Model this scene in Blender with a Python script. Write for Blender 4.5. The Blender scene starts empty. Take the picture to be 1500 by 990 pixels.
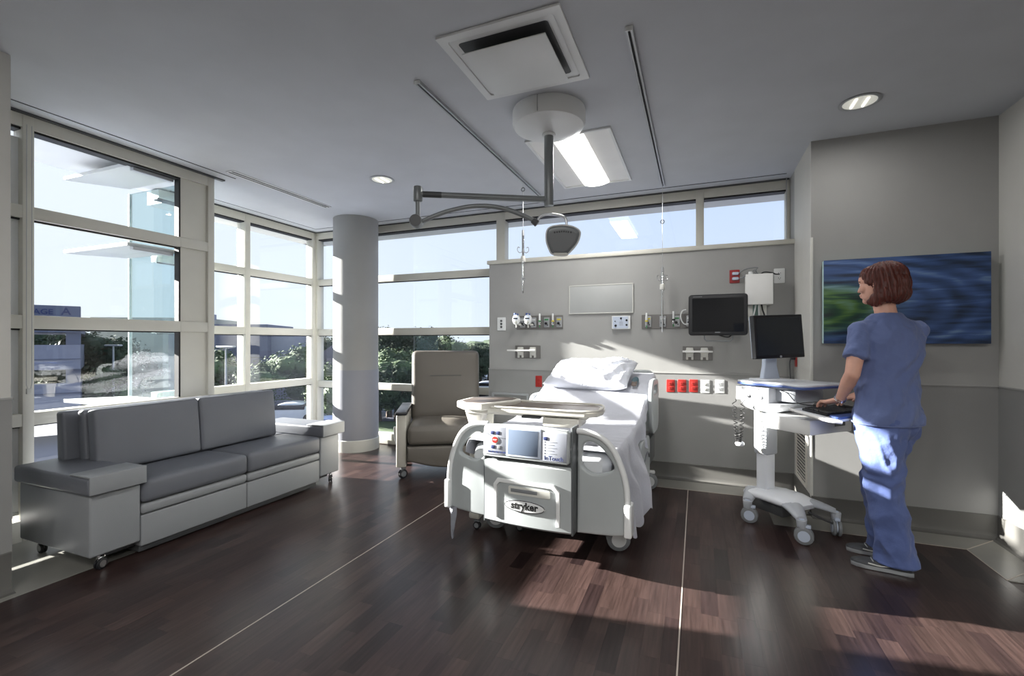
import bpy, bmesh, math, random
from mathutils import Vector, Matrix, noise
random.seed(7)
SC = bpy.context.scene
COL = SC.collection
PI = math.pi
# ------------------------------------------------------------ camera
TH = math.atan(271/675)
EYE = 1.25
cam = bpy.data.cameras.new('camera'); cam.sensor_width = 36; cam.lens = 36*675/1500
cam.shift_y = 6/1500; cam.clip_start = .05; cam.clip_end = 800
co = bpy.data.objects.new('camera', cam); COL.objects.link(co)
co.location = (0, 0, EYE); co.rotation_euler = (PI/2, 0, TH)
SC.camera = co
# ------------------------------------------------------------ world, sun, exposure
SC.view_settings.view_transform = 'Standard'; SC.view_settings.look = 'None'
SC.view_settings.exposure = 0.0; SC.view_settings.gamma = 1
SC.cycles.max_bounces = 8; SC.cycles.diffuse_bounces = 5; SC.cycles.transparent_max_bounces = 16
SC.cycles.sample_clamp_indirect = 6
SUN_DIR = Vector((1, .14, -.318)).normalized()
w = bpy.data.worlds.new('sky'); SC.world = w; w.use_nodes = True
nt = w.node_tree; nt.nodes.clear()
N = nt.nodes.new; L = nt.links.new
tc = N('ShaderNodeTexCoord'); sp = N('ShaderNodeSeparateXYZ'); L(tc.outputs['Generated'], sp.inputs[0])
ramp = N('ShaderNodeValToRGB'); L(sp.outputs['Z'], ramp.inputs[0])
e = ramp.color_ramp.elements
e[0].position = 0.0; e[0].color = (.80, .90, 1.0, 1)
e[1].position = 1.0; e[1].color = (.30, .44, .80, 1)
m = ramp.color_ramp.elements.new(.12); m.color = (.72, .83, 1.0, 1)
m = ramp.color_ramp.elements.new(.45); m.color = (.54, .68, .97, 1)
dp = N('ShaderNodeVectorMath'); dp.operation = 'DOT_PRODUCT'; L(tc.outputs['Generated'], dp.inputs[0])
dp.inputs[1].default_value = -SUN_DIR
mr = N('ShaderNodeMapRange'); L(dp.outputs['Value'], mr.inputs[0])
mr.inputs[1].default_value = .0; mr.inputs[2].default_value = 1; mr.inputs[3].default_value = 0; mr.inputs[4].default_value = 1
mx = N('ShaderNodeMix'); mx.data_type = 'RGBA'; L(mr.outputs[0], mx.inputs[0]); L(ramp.outputs[0], mx.inputs[6])
mx.inputs[7].default_value = (.92, .98, 1.0, 1)
bg = N('ShaderNodeBackground'); L(mx.outputs[2], bg.inputs[0]); bg.inputs[1].default_value = 1.12
ow = N('ShaderNodeOutputWorld'); L(bg.outputs[0], ow.inputs[0])
sun = bpy.data.lights.new('sun', 'SUN'); sun.energy = 46; sun.angle = math.radians(.6); sun.color = (1, .95, .88)
so = bpy.data.objects.new('sun', sun); COL.objects.link(so)
so.rotation_euler = SUN_DIR.to_track_quat('-Z', 'Y').to_euler(); so.location = (-20, -3, 8)
LAMP_POWER = 1.5     # multiplies every lamp, the added unseen fill troffers too

# ------------------------------------------------------------ pixel helpers (used to MEASURE real positions on real planes)
_s, _c = math.sin(TH), math.cos(TH)
def _d(px): u = px-750; return (-_s*675+_c*u, _c*675+_s*u)
def atY(px, py, Y): a, b = _d(px); t = Y/b; return Vector((a*t, Y, EYE+(501-py)*t))
def atX(px, py, X): a, b = _d(px); t = X/a; return Vector((X, b*t, EYE+(501-py)*t))
def atD(px, dep): r = (px-750)/675*dep; return (_c*r-_s*dep, _s*r+_c*dep)
def zD(py, dep): return EYE+(501-py)*dep/675

# ------------------------------------------------------------ materials
def lin(c):
    c = [v/255 for v in c]
    return tuple(((v+.055)/1.055)**2.4 if v > .04045 else v/12.92 for v in c)+(1,)
MATS = {}
def mat(name, rgb, rough=.5, metal=0, bump=0, bscale=60, var=.0, vscale=4, emit=0, spec=.5, coat=0, sheen=0, stretch=None, trans=0):
    if name in MATS: return MATS[name]
    m = bpy.data.materials.new(name); m.use_nodes = True; t = m.node_tree
    b = t.nodes['Principled BSDF']; c = lin(rgb)
    b.inputs['Base Color'].default_value = c
    b.inputs['Roughness'].default_value = rough; b.inputs['Metallic'].default_value = metal
    b.inputs['Specular IOR Level'].default_value = spec
    b.inputs['Coat Weight'].default_value = coat; b.inputs['Sheen Weight'].default_value = sheen
    g = t.nodes.new('ShaderNodeTexCoord'); mp = t.nodes.new('ShaderNodeMapping'); t.links.new(g.outputs['Object'], mp.inputs[0])
    if stretch: mp.inputs['Scale'].default_value = stretch
    n = t.nodes.new('ShaderNodeTexNoise'); n.inputs['Scale'].default_value = vscale; n.inputs['Detail'].default_value = 5
    t.links.new(mp.outputs[0], n.inputs['Vector'])
    v = max(var, .03)
    r = t.nodes.new('ShaderNodeMapRange'); t.links.new(n.outputs['Fac'], r.inputs[0])
    r.inputs[1].default_value = .3; r.inputs[2].default_value = .7; r.inputs[3].default_value = 1-v; r.inputs[4].default_value = 1+v
    mm = t.nodes.new('ShaderNodeVectorMath'); mm.operation = 'SCALE'; mm.inputs[0].default_value = c[:3]
    t.links.new(r.outputs[0], mm.inputs['Scale']); t.links.new(mm.outputs[0], b.inputs['Base Color'])
    if bump:
        n2 = t.nodes.new('ShaderNodeTexNoise'); n2.inputs['Scale'].default_value = bscale; n2.inputs['Detail'].default_value = 4
        t.links.new(mp.outputs[0], n2.inputs['Vector'])
        bp = t.nodes.new('ShaderNodeBump'); bp.inputs['Strength'].default_value = bump; bp.inputs['Distance'].default_value = .01
        t.links.new(n2.outputs['Fac'], bp.inputs['Height']); t.links.new(bp.outputs[0], b.inputs['Normal'])
    if emit:
        b.inputs['Emission Color'].default_value = c; b.inputs['Emission Strength'].default_value = emit
    MATS[name] = m; return m
def glass_mat(name, tint, base=.05, rough=.0):
    m = bpy.data.materials.new(name); m.use_nodes = True; t = m.node_tree; t.nodes.clear()
    tr = t.nodes.new('ShaderNodeBsdfTransparent'); tr.inputs[0].default_value = tint
    gl = t.nodes.new('ShaderNodeBsdfGlossy'); gl.inputs['Roughness'].default_value = rough
    lw = t.nodes.new('ShaderNodeLayerWeight'); lw.inputs[0].default_value = .5
    p = t.nodes.new('ShaderNodeMath'); p.operation = 'POWER'; t.links.new(lw.outputs['Facing'], p.inputs[0]); p.inputs[1].default_value = 4
    q = t.nodes.new('ShaderNodeMath'); q.operation = 'MULTIPLY_ADD'; t.links.new(p.outputs[0], q.inputs[0]); q.inputs[1].default_value = .7; q.inputs[2].default_value = base
    x = t.nodes.new('ShaderNodeMixShader'); t.links.new(q.outputs[0], x.inputs[0]); t.links.new(tr.outputs[0], x.inputs[1]); t.links.new(gl.outputs[0], x.inputs[2])
    o = t.nodes.new('ShaderNodeOutputMaterial'); t.links.new(x.outputs[0], o.inputs[0]); MATS[name] = m; return m
M_wall = mat('wall_paint', (153, 153, 151), .75, bump=.05, bscale=200)
M_wall2 = mat('wall_lower_paint', (134, 134, 133), .7, bump=.05, bscale=200)
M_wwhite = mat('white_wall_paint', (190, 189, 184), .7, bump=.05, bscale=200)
M_ceil = mat('ceiling_paint', (186, 189, 194), .85, bump=.03, bscale=200)
M_frame = mat('cream_frame', (198, 196, 186), .45)
M_black = mat('black_rubber', (14, 14, 15), .6)
M_dark = mat('dark_plastic', (28, 29, 33), .35)
M_base = mat('grey_base_vinyl', (88, 87, 84), .45)
M_border = mat('grey_border_vinyl', (128, 127, 121), .35, var=.05, vscale=8)
M_seam = mat('pale_weld', (170, 160, 150), .4)
M_white = mat('white_plastic', (214, 216, 216), .35)
M_offw = mat('offwhite_plastic', (200, 200, 194), .4)
M_grey = mat('grey_plastic', (120, 123, 126), .45)
M_dgrey = mat('dark_grey_plastic', (68, 70, 72), .45)
M_metal = mat('brushed_metal', (190, 192, 195), .3, 1)
M_chrome = mat('chrome', (225, 226, 228), .12, 1)
M_alu = mat('painted_aluminium', (165, 168, 171), .35, .3)
M_leather = mat('grey_leather', (100, 103, 110), .42, bump=.12, bscale=350, var=.03)
M_leather2 = mat('pale_grey_leather', (138, 141, 144), .42, bump=.12, bscale=350, var=.03)
M_taupe = mat('taupe_vinyl', (98, 93, 86), .45, bump=.12, bscale=300, var=.03)
M_sheet = mat('white_cotton', (176, 178, 187), .85, bump=.25, bscale=90, sheen=.2)
M_pillow = mat('pillow_cotton', (198, 201, 209), .85, bump=.2, bscale=70, sheen=.2)
M_scrub = mat('blue_scrub_cotton', (98, 112, 156), .9, bump=.5, bscale=28, var=.05, sheen=.1)
M_scrub2 = mat('pale_blue_scrub_cotton', (84, 100, 150), .9, bump=.5, bscale=28, var=.05, sheen=.1)
M_skin = mat('skin', (214, 164, 144), .5, var=.05, vscale=20, bump=.05)
M_hair = mat('auburn_hair', (84, 34, 24), .38, var=.45, vscale=14, stretch=(9, 9, .8), bump=.6, bscale=20)
M_red = mat('red_plastic', (158, 38, 33), .4)
M_blue = mat('blue_trim', (70, 92, 150), .4)
M_lblue = mat('pale_blue_plastic', (186, 196, 212), .35)
M_steel = mat('steel_panel', (112, 110, 108), .4, .2)
M_navy = mat('navy_print', (30, 44, 92), .5)
M_wood = mat('dark_wood', (52, 40, 36), .4, var=.2, vscale=8, stretch=(1, 6, 1))
M_asph = mat('asphalt', (98, 101, 114), .9, var=.12, vscale=.1)
M_grass = mat('lawn', (64, 84, 44), .95, var=.25, vscale=.3)
M_conc = mat('pale_concrete', (142, 144, 156), .8, var=.05)
M_gconc = mat('grey_concrete', (104, 108, 124), .8, var=.08, vscale=.5)
M_leaf = mat('leaf_green', (40, 56, 34), .8, var=.5, vscale=.9)
M_leaf2 = mat('light_leaf_green', (74, 94, 58), .8, var=.5, vscale=1.5)
M_bark = mat('bark', (80, 66, 54), .9, var=.3)
M_scr = mat('screen_black', (10, 12, 18), .08, spec=.35)
M_lcd = mat('screen_grey', (96, 108, 126), .2)
M_cream2 = mat('cream_plastic', (204, 201, 192), .4)
M_tan = mat('tan_laminate', (96, 84, 76), .35, var=.25, vscale=10, stretch=(1, 8, 1))
M_white2 = mat('white_powder_coat', (228, 228, 226), .5)
M_brick = mat('mauve_roofing', (112, 106, 122), .85, var=.1)
GLASS = glass_mat('window_glass', (.975, .99, 1, 1), .045)
GLASST = glass_mat('green_tinted_glass', (.80, .89, .91, 1), .06)
M_emit = mat('lit_diffuser', (255, 252, 244), .5, emit=2.6)
M_bulb = mat('lit_bulb', (255, 250, 238), .4, emit=1.2)

# ------------------------------------------------------------ geometry helpers
def newbm(): return bmesh.new()
def merge(bm, sub, M=None):
    if M is not None: bmesh.ops.transform(sub, matrix=M, verts=sub.verts)
    me = bpy.data.meshes.new('tmp'); sub.to_mesh(me); sub.free(); bm.from_mesh(me); bpy.data.meshes.remove(me)
    return bm
def box(bm, x0, y0, z0, x1, y1, z1, bev=0, seg=2, M=None):
    s = bmesh.new(); bmesh.ops.create_cube(s, size=1)
    for v in s.verts: v.co = Vector(((x0+x1)/2+v.co.x*(x1-x0), (y0+y1)/2+v.co.y*(y1-y0), (z0+z1)/2+v.co.z*(z1-z0)))
    if bev: bmesh.ops.bevel(s, geom=list(s.edges), offset=min(bev, .49*min(abs(x1-x0), abs(y1-y0), abs(z1-z0))), segments=seg, profile=.5, affect='EDGES', clamp_overlap=True)
    return merge(bm, s, M)
def frame_at(p, d):
    d = Vector(d).normalized(); return Matrix.Translation(p) @ d.to_track_quat('Z', 'Y').to_matrix().to_4x4()
def cyl(bm, p0, p1, r0, r1=None, n=20, bev=0):
    p0 = Vector(p0); p1 = Vector(p1); r1 = r0 if r1 is None else r1; L_ = (p1-p0).length
    s = bmesh.new(); bmesh.ops.create_cone(s, cap_ends=True, cap_tris=False, segments=n, radius1=r0, radius2=r1, depth=L_)
    if bev:
        ed = [e for e in s.edges if abs(e.verts[0].co.z-e.verts[1].co.z) < 1e-6]
        bmesh.ops.bevel(s, geom=ed, offset=bev, segments=2, profile=.5, affect='EDGES')
    bmesh.ops.translate(s, verts=s.verts, vec=(0, 0, L_/2))
    return merge(bm, s, frame_at(p0, p1-p0))
def ball(bm, c, r, seg=20, M=None):
    if not hasattr(r, '__len__'): r = (r, r, r)
    s = bmesh.new(); bmesh.ops.create_uvsphere(s, u_segments=seg, v_segments=max(8, seg*2//3), radius=1)
    T = Matrix.Translation(c) @ (M if M is not None else Matrix.Identity(4)) @ Matrix.Diagonal((r[0], r[1], r[2], 1))
    return merge(bm, s, T)
def lathe(bm, prof, n=28, M=None):
    s = bmesh.new(); rings = []
    for r, z in prof: rings.append([s.verts.new((max(r, 1e-4)*math.cos(2*PI*k/n), max(r, 1e-4)*math.sin(2*PI*k/n), z)) for k in range(n)])
    for a, b in zip(rings, rings[1:]):
        for k in range(n): s.faces.new((a[k], a[(k+1) % n], b[(k+1) % n], b[k]))
    s.faces.new(rings[0][::-1]); s.faces.new(rings[-1])
    bmesh.ops.recalc_face_normals(s, faces=s.faces)
    return merge(bm, s, M)
def smoothpath(pts, k=6, closed=False):
    P = [Vector(p) for p in pts]; out = []; n = len(P)
    for i in range(n if closed else n-1):
        if closed: a, b, c, d = P[(i-1) % n], P[i], P[(i+1) % n], P[(i+2) % n]
        else: a, b, c, d = P[max(i-1, 0)], P[i], P[i+1], P[min(i+2, n-1)]
        for j in range(k):
            t = j/k; out.append(.5*((2*b)+(c-a)*t+(2*a-5*b+4*c-d)*t*t+(3*b-a-3*c+d)*t**3))
    if not closed: out.append(P[-1])
    return out
def tube(bm, pts, r, n=8, smooth=0, closed=False):
    P = smoothpath(pts, smooth, closed) if smooth else [Vector(p) for p in pts]
    R = r if hasattr(r, '__len__') else None; m_ = len(P); s = bmesh.new(); rings = []; up = None
    for i, p in enumerate(P):
        t = (P[(i+1) % m_]-P[i-1]) if closed else (P[min(i+1, m_-1)]-P[max(i-1, 0)])
        t = t.normalized() if t.length > 1e-9 else Vector((0, 0, 1))
        if up is None: up = t.orthogonal().normalized()
        up = (up-t*up.dot(t)); up = up.normalized() if up.length > 1e-6 else t.orthogonal().normalized()
        q = t.cross(up); rr = (R[0]+(R[1]-R[0])*i/(m_-1)) if R else r
        rings.append([s.verts.new(p+up*rr*math.cos(2*PI*k/n)+q*rr*math.sin(2*PI*k/n)) for k in range(n)])
    pairs = list(zip(rings, rings[1:]))+([(rings[-1], rings[0])] if closed else [])
    for a, b in pairs:
        for k in range(n): s.faces.new((a[k], a[(k+1) % n], b[(k+1) % n], b[k]))
    if not closed: s.faces.new(rings[0][::-1]); s.faces.new(rings[-1])
    bmesh.ops.recalc_face_normals(s, faces=s.faces)
    return merge(bm, s)
def loft(bm, rings, cap=True):
    s = bmesh.new(); V = [[s.verts.new(p) for p in r] for r in rings]; n = len(V[0])
    for a, b in zip(V, V[1:]):
        for k in range(n): s.faces.new((a[k], a[(k+1) % n], b[(k+1) % n], b[k]))
    if cap: s.faces.new(V[0][::-1]); s.faces.new(V[-1])
    bmesh.ops.recalc_face_normals(s, faces=s.faces)
    return merge(bm, s)
def plate(bm, outer, holes=(), th=.02, bev=0, M=None, res=3):
    """flat shape in XY (thickness along Z, centred), with holes and rounded rims"""
    cu = bpy.data.curves.new('t', 'CURVE'); cu.dimensions = '2D'; cu.fill_mode = 'BOTH'
    cu.extrude = max(th/2-bev, 1e-4); cu.bevel_depth = bev; cu.bevel_resolution = res; cu.offset = -bev
    for pl in [outer]+list(holes):
        sp_ = cu.splines.new('POLY'); sp_.points.add(len(pl)-1); sp_.use_cyclic_u = True
        for i, p in enumerate(pl): sp_.points[i].co = (p[0], p[1], 0, 1)
    o = bpy.data.objects.new('t', cu); me = bpy.data.meshes.new_from_object(o)
    s = bmesh.new(); s.from_mesh(me); bpy.data.objects.remove(o); bpy.data.curves.remove(cu); bpy.data.meshes.remove(me)
    bmesh.ops.remove_doubles(s, verts=s.verts, dist=1e-5)
    return merge(bm, s, M)
XZ = Matrix(((1, 0, 0, 0), (0, 0, -1, 0), (0, 1, 0, 0), (0, 0, 0, 1)))     # XY plate -> XZ plane, +Z(plate) -> -Y
def T(x, y, z): return Matrix.Translation((x, y, z))
def R(a, ax): return Matrix.Rotation(a, 4, ax)
def rrect(x0, y0, x1, y1, r, n=4):
    out = []
    for cx, cy, a in ((x1-r, y1-r, 0), (x0+r, y1-r, 90), (x0+r, y0+r, 180), (x1-r, y0+r, 270)):
        for k in range(n+1):
            t = math.radians(a+90*k/n); out.append((cx+r*math.cos(t), cy+r*math.sin(t)))
    return out
def ellipse(cx, cy, a, b, n=28): return [(cx+a*math.cos(2*PI*k/n), cy+b*math.sin(2*PI*k/n)) for k in range(n)]
def text(bm, s_, size, M, th=.001, spacing=1, bold=.012):
    cu = bpy.data.curves.new('t', 'FONT'); cu.body = s_; cu.size = size; cu.extrude = th; cu.align_x = 'CENTER'; cu.align_y = 'CENTER'; cu.space_character = spacing; cu.resolution_u = 3; cu.offset = size*bold
    o = bpy.data.objects.new('t', cu); me = bpy.data.meshes.new_from_object(o)
    s = bmesh.new(); s.from_mesh(me); bpy.data.objects.remove(o); bpy.data.curves.remove(cu); bpy.data.meshes.remove(me)
    return merge(bm, s, M)
def obj(name, bm, m_, parent=None, kind=None, label=None, ang=38, flat=False):
    me = bpy.data.meshes.new(name); bm.to_mesh(me); bm.free(); me.materials.append(m_)
    if not flat:
        me.polygons.foreach_set('use_smooth', [True]*len(me.polygons)); me.set_sharp_from_angle(angle=math.radians(ang))
    o = bpy.data.objects.new(name, me); COL.objects.link(o)
    if parent: o.parent = parent
    if kind: o['kind'] = kind
    if label: o['label'] = label
    return o
def tag(o, label, cat, group=None):
    o['label'] = label; o['category'] = cat
    if group: o['group'] = group
    return o
def thing(name, label, cat, loc=(0, 0, 0), rz=0, group=None):
    o = bpy.data.objects.new(name, None); COL.objects.link(o); o.location = loc; o.rotation_euler = (0, 0, rz); o.empty_display_size = .1
    return tag(o, label, cat, group)
def st(name, bm, m_, parent=None, ang=38, flat=False):
    return obj(name, bm, m_, parent, None if parent else 'structure', ang=ang, flat=flat)
def bx(*a, **k): return box(newbm(), *a, **k)
def dup(root, loc=None, label=None, rz=None, group=None, parent=None, scale=None):
    r = root.copy(); COL.objects.link(r)
    if loc is not None: r.location = loc
    if rz is not None: r.rotation_euler = (0, 0, rz)
    if scale is not None: r.scale = (scale,)*3 if not hasattr(scale, '__len__') else scale
    if label: r['label'] = label
    if group: r['group'] = group
    if parent: r.parent = parent
    for ch in list(root.children): dup(ch, parent=r)
    return r

# ============================================================ STRUCTURE
CZ = 2.69; YB = 4.67; YH = 4.47; YR = 3.87; XR = 1.78; XF1 = -3.92; XF2 = -4.66; XRET = .76
# floor slab + planks
fl = st('floor', bx(-4.9, -3.6, -.12, 2.7, 4.95, -.004), mat('floor_base', (52, 38, 35), .4))
pm = bpy.data.materials.new('wood_plank'); pm.use_nodes = True; t = pm.node_tree; b = t.nodes['Principled BSDF']
oi = t.nodes.new('ShaderNodeObjectInfo'); ge = t.nodes.new('ShaderNodeNewGeometry')
ad = t.nodes.new('ShaderNodeMath'); ad.operation = 'ADD'; t.links.new(oi.outputs['Random'], ad.inputs[0]); t.links.new(ge.outputs['Random Per Island'], ad.inputs[1])
fr = t.nodes.new('ShaderNodeMath'); fr.operation = 'FRACT'; t.links.new(ad.outputs[0], fr.inputs[0])
cr = t.nodes.new('ShaderNodeValToRGB'); t.links.new(fr.outputs[0], cr.inputs[0]); e = cr.color_ramp.elements
e[0].color = lin((34, 25, 25)); e[1].color = lin((66, 51, 48)); q = e.new(.2); q.color = lin((50, 38, 37)); q = e.new(.8); q.color = lin((58, 45, 42))
tcn = t.nodes.new('ShaderNodeTexCoord'); mpn = t.nodes.new('ShaderNodeMapping'); mpn.inputs['Scale'].default_value = (70, 4, 1)
t.links.new(tcn.outputs['Object'], mpn.inputs[0])
cv = t.nodes.new('ShaderNodeCombineXYZ'); ml = t.nodes.new('ShaderNodeMath'); ml.operation = 'MULTIPLY'; t.links.new(fr.outputs[0], ml.inputs[0]); ml.inputs[1].default_value = 37
t.links.new(ml.outputs[0], cv.inputs[0]); t.links.new(ml.outputs[0], cv.inputs[1]); t.links.new(cv.outputs[0], mpn.inputs['Location'])
nn = t.nodes.new('ShaderNodeTexNoise'); nn.inputs['Scale'].default_value = 1; nn.inputs['Detail'].default_value = 6; t.links.new(mpn.outputs[0], nn.inputs['Vector'])
rr = t.nodes.new('ShaderNodeMapRange'); t.links.new(nn.outputs['Fac'], rr.inputs[0]); rr.inputs[1].default_value = .3; rr.inputs[2].default_value = .7; rr.inputs[3].default_value = .62; rr.inputs[4].default_value = 1.3
vs = t.nodes.new('ShaderNodeVectorMath'); vs.operation = 'SCALE'; t.links.new(cr.outputs[0], vs.inputs[0]); t.links.new(rr.outputs[0], vs.inputs['Scale']); t.links.new(vs.outputs[0], b.inputs['Base Color'])
b.inputs['Roughness'].default_value = .28; b.inputs['Specular IOR Level'].default_value = .36
bp = t.nodes.new('ShaderNodeBump'); bp.inputs['Strength'].default_value = .08; bp.inputs['Distance'].default_value = .004; t.links.new(nn.outputs['Fac'], bp.inputs['Height']); t.links.new(bp.outputs[0], b.inputs['Normal'])
M_plank = pm
PWD = .076; planks = []
xx = -3.10; col_i = 0
while xx < 1.51-.01:
    x1 = min(xx+PWD, 1.51); yy = .35-random.random()*.4
    while yy < 4.60:
        ln = random.choice((.2, .26, .32, .38, .46)); y1 = yy+ln
        lim = 3.60 if xx > XRET+.0 else (4.17 if xx > -2.05 else 4.60)
        ye = min(y1, lim)
        if ye-yy > .03: planks.append((xx, yy, x1, ye))
        yy = y1
        if yy > lim: break
    xx = x1
xx = -4.45
while xx < -3.11:      # strip beyond the border, round the column
    yy = 2.95+random.random()*.2
    while yy < 4.58:
        ln = random.choice((.34, .42, .5)); planks.append((xx, yy, min(xx+PWD, -3.10), min(yy+ln, 4.6))); yy += ln
    xx += PWD
def vis(p):
    cx, cy = (p[0]+p[2])/2, (p[1]+p[3])/2; dep = -_s*cx+_c*cy; r = _c*cx+_s*cy
    if dep < .3: return 99
    px = 750+675*r/dep; py = 501+675*1.25/dep
    return dep if (-60 < px < 1560 and py < 1080) else 99
planks.sort(key=vis)
pk = {}
for i, (x0, y0, x1, y1) in enumerate(planks[:300]):
    key = (round(x1-x0, 4), round(y1-y0, 3))
    if key not in pk:
        bm = newbm(); w_, l_ = key; box(bm, -w_/2+.00012, -l_/2+.00012, -.003, w_/2-.00012, l_/2-.00012, 0)
        o = obj('floor_plank', bm, M_plank, fl, flat=True); pk[key] = o
    else: o = pk[key].copy(); COL.objects.link(o)
    o.location = ((x0+x1)/2, (y0+y1)/2, 0)
bm = newbm()
for (x0, y0, x1, y1) in planks[300:]: box(bm, x0+.00012, y0+.00012, -.003, x1-.00012, y1-.00012, 0)
obj('floor_planks', bm, M_plank, fl, kind='stuff', flat=True)
for X in (-1.83, -.07):
    obj('floor_seam', bx(X-.003, .4, 0, X+.003, 4.17, .0012), M_seam, fl)
# border strips of grey vinyl
bm = newbm()
box(bm, -2.05, 4.17, -.004, XRET, YH, .001); box(bm, XRET, 3.60, -.004, XR, YR, .001)
box(bm, 1.51, 3.21, -.004, 2.6, 3.60, .001); box(bm, -3.25, -.5, -.004, -3.10, 1.22, .001); box(bm, -4.0, 1.22, -.004, -3.10, 2.95, .001)
box(bm, XRET-.27, 3.6, -.004, XRET, 4.17, .001)
obj('floor_border', bm, M_border, fl)
obj('floor_seam', bx(0, -.003, 0, .38, .003, .0022, M=T(1.51, 3.60, 0) @ R(PI/4, 'Z')), M_seam, fl)
obj('floor_seam', bx(0, -.003, 0, .38, .003, .0022, M=T(1.51, 3.21, 0) @ R(PI/4, 'Z')), M_seam, fl)
obj('floor_seam', bx(XRET, 3.597, 0, 1.51, 3.603, .0018), M_seam, fl)
obj('floor_seam', bx(-2.0, 4.167, 0, XRET-.27, 4.173, .0018), M_seam, fl)
obj('floor_seam', bx(1.507, 3.21, 0, 1.513, 3.60, .0018), M_seam, fl)
# ceiling
st('ceiling', bx(-4.9, -3.6, CZ, 2.7, 4.95, CZ+.2), M_ceil)
# walls (upper paint, lower paint as a child, rail)
def wall(name, x0, y0, x1, y1, z1=CZ, mu=M_wall, ml_=M_wall2, face=None, rail=True, lower=True):
    w_ = st(name, bx(x0, y0, 0, x1, y1, z1), mu)
    if lower:
        d = .004; a = dict(N=(0, 0, 0, d), S=(0, -d, 0, 0), E=(0, 0, d, 0), W=(-d, 0, 0, 0))
        X0, Y0, X1, Y1 = x0, y0, x1, y1
        for f in face: q = a[f]; X0 += q[0]; Y0 += q[1]; X1 += q[2]; Y1 += q[3]
        obj('wall_panel', bx(X0, Y0, .14, X1, Y1, .965), ml_, w_)
        e_ = .006; X0, Y0, X1, Y1 = x0, y0, x1, y1
        for f in face:
            q = [v*2.0 for v in a[f]]; X0 += q[0]; Y0 += q[1]; X1 += q[2]; Y1 += q[3]
        obj('wall_rail', bx(X0, Y0, .963, X1, Y1, .972), M_wall, w_)
    return w_
hw = wall('wall_headboard', -2.055, YH, XRET, YB+.12, 2.075, face='SW')
obj('ledge', bx(-2.075, YH-.02, 2.075, XRET, YB+.1, 2.115, bev=.004), M_frame, hw)
wr = wall('wall_right', XRET, YR, XR+.15, YB+.15, CZ, face='S')
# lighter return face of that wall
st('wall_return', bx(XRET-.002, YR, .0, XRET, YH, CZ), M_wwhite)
obj('corner_trim', bx(XRET-.006, YR-.006, .14, XRET+.012, YR+.012, 2.0, bev=.003), M_offw, wr)
wrr = wall('wall_far_right', XR, 3.48, XR+.9, YR+.15, CZ, mu=M_wwhite, ml_=M_wall2, face='WS')
st('wall_side', bx(2.6, -3.6, 0, 2.75, 3.6, CZ), M_wwhite)
st('wall_behind', bx(-4.9, -3.7, 0, 2.75, -3.55, CZ), M_wall)
wl = wall('wall_left', -4.25, -3.6, -3.2, 1.21, CZ, mu=M_wwhite, ml_=M_wall2, face='NE')
# coved bases: profile swept along a wall line
def cove(name, p0, p1, nrm, h=.15, parent=None):
    p0, p1, nrm = Vector((*p0, 0)), Vector((*p1, 0)), Vector((*nrm, 0))
    prof = [(0, .001), (.055, .0012), (.035, .006), (.018, .018), (.010, .04), (.010, h-.004), (.006, h), (0, h)]
    rings = [[p+nrm*a+Vector((0, 0, z)) for a, z in prof] for p in (p0, p1)]
    bm = newbm(); loft(bm, rings); o = obj(name, bm, M_base, parent, None if parent else 'structure', ang=20)
    return o
cove('baseboard_headboard', (-2.0, YH), (XRET, YH), (0, -1))
cove('baseboard_return', (XRET, YH), (XRET, YR), (-1, 0))
cove('baseboard_right', (XRET, YR), (XR, YR), (0, -1))
cove('baseboard_far_right', (XR, YR), (XR, 3.48), (-1, 0))
cove('baseboard_alcove', (XR, 3.48), (2.6, 3.48), (0, -1))
cove('baseboard_left', (-3.2, -1), (-3.2, 1.21), (1, 0), .2)
# louvre grille in the return wall
g = thing('vent_grille', 'cream louvred return-air grille low in the narrow return wall behind the cart', 'vent', (XRET, 4.17, 0))
obj('frame', plate(newbm(), rrect(-.19, .17, .19, .63, .004), [rrect(-.165, .19, .165, .61, .003)], .012, .002, M=T(-.006, 0, 0) @ R(PI/2, 'Z') @ XZ), M_cream2, g)
for k in range(16):
    z = .20+.0255*k; obj('slat', bx(-.010, -.165, -.002, .010, .165, .002, M=T(-.006, 0, z+.012) @ R(.6, 'Y')), M_cream2, g)
obj('backing', bx(-.004, -.17, .185, -.002, .17, .615), M_dgrey, g)
# column
bm = newbm(); cx, cy, cr_ = -3.743, 4.37, .254
lathe(bm, [(cr_, .93), (cr_, CZ)], 48, T(cx, cy, 0)); c_ = st('column', bm, M_wall)
bm = newbm(); lathe(bm, [(cr_+.004, .13), (cr_+.004, .93)], 48, T(cx, cy, 0)); obj('column_lower_band', bm, mat('column_grey', (142, 144, 152), .6), c_)
bm = newbm(); lathe(bm, [(cr_+.012, 0), (cr_+.012, .128), (cr_+.006, .135)], 48, T(cx, cy, 0)); obj('column_base', bm, M_offw, c_)

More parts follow.
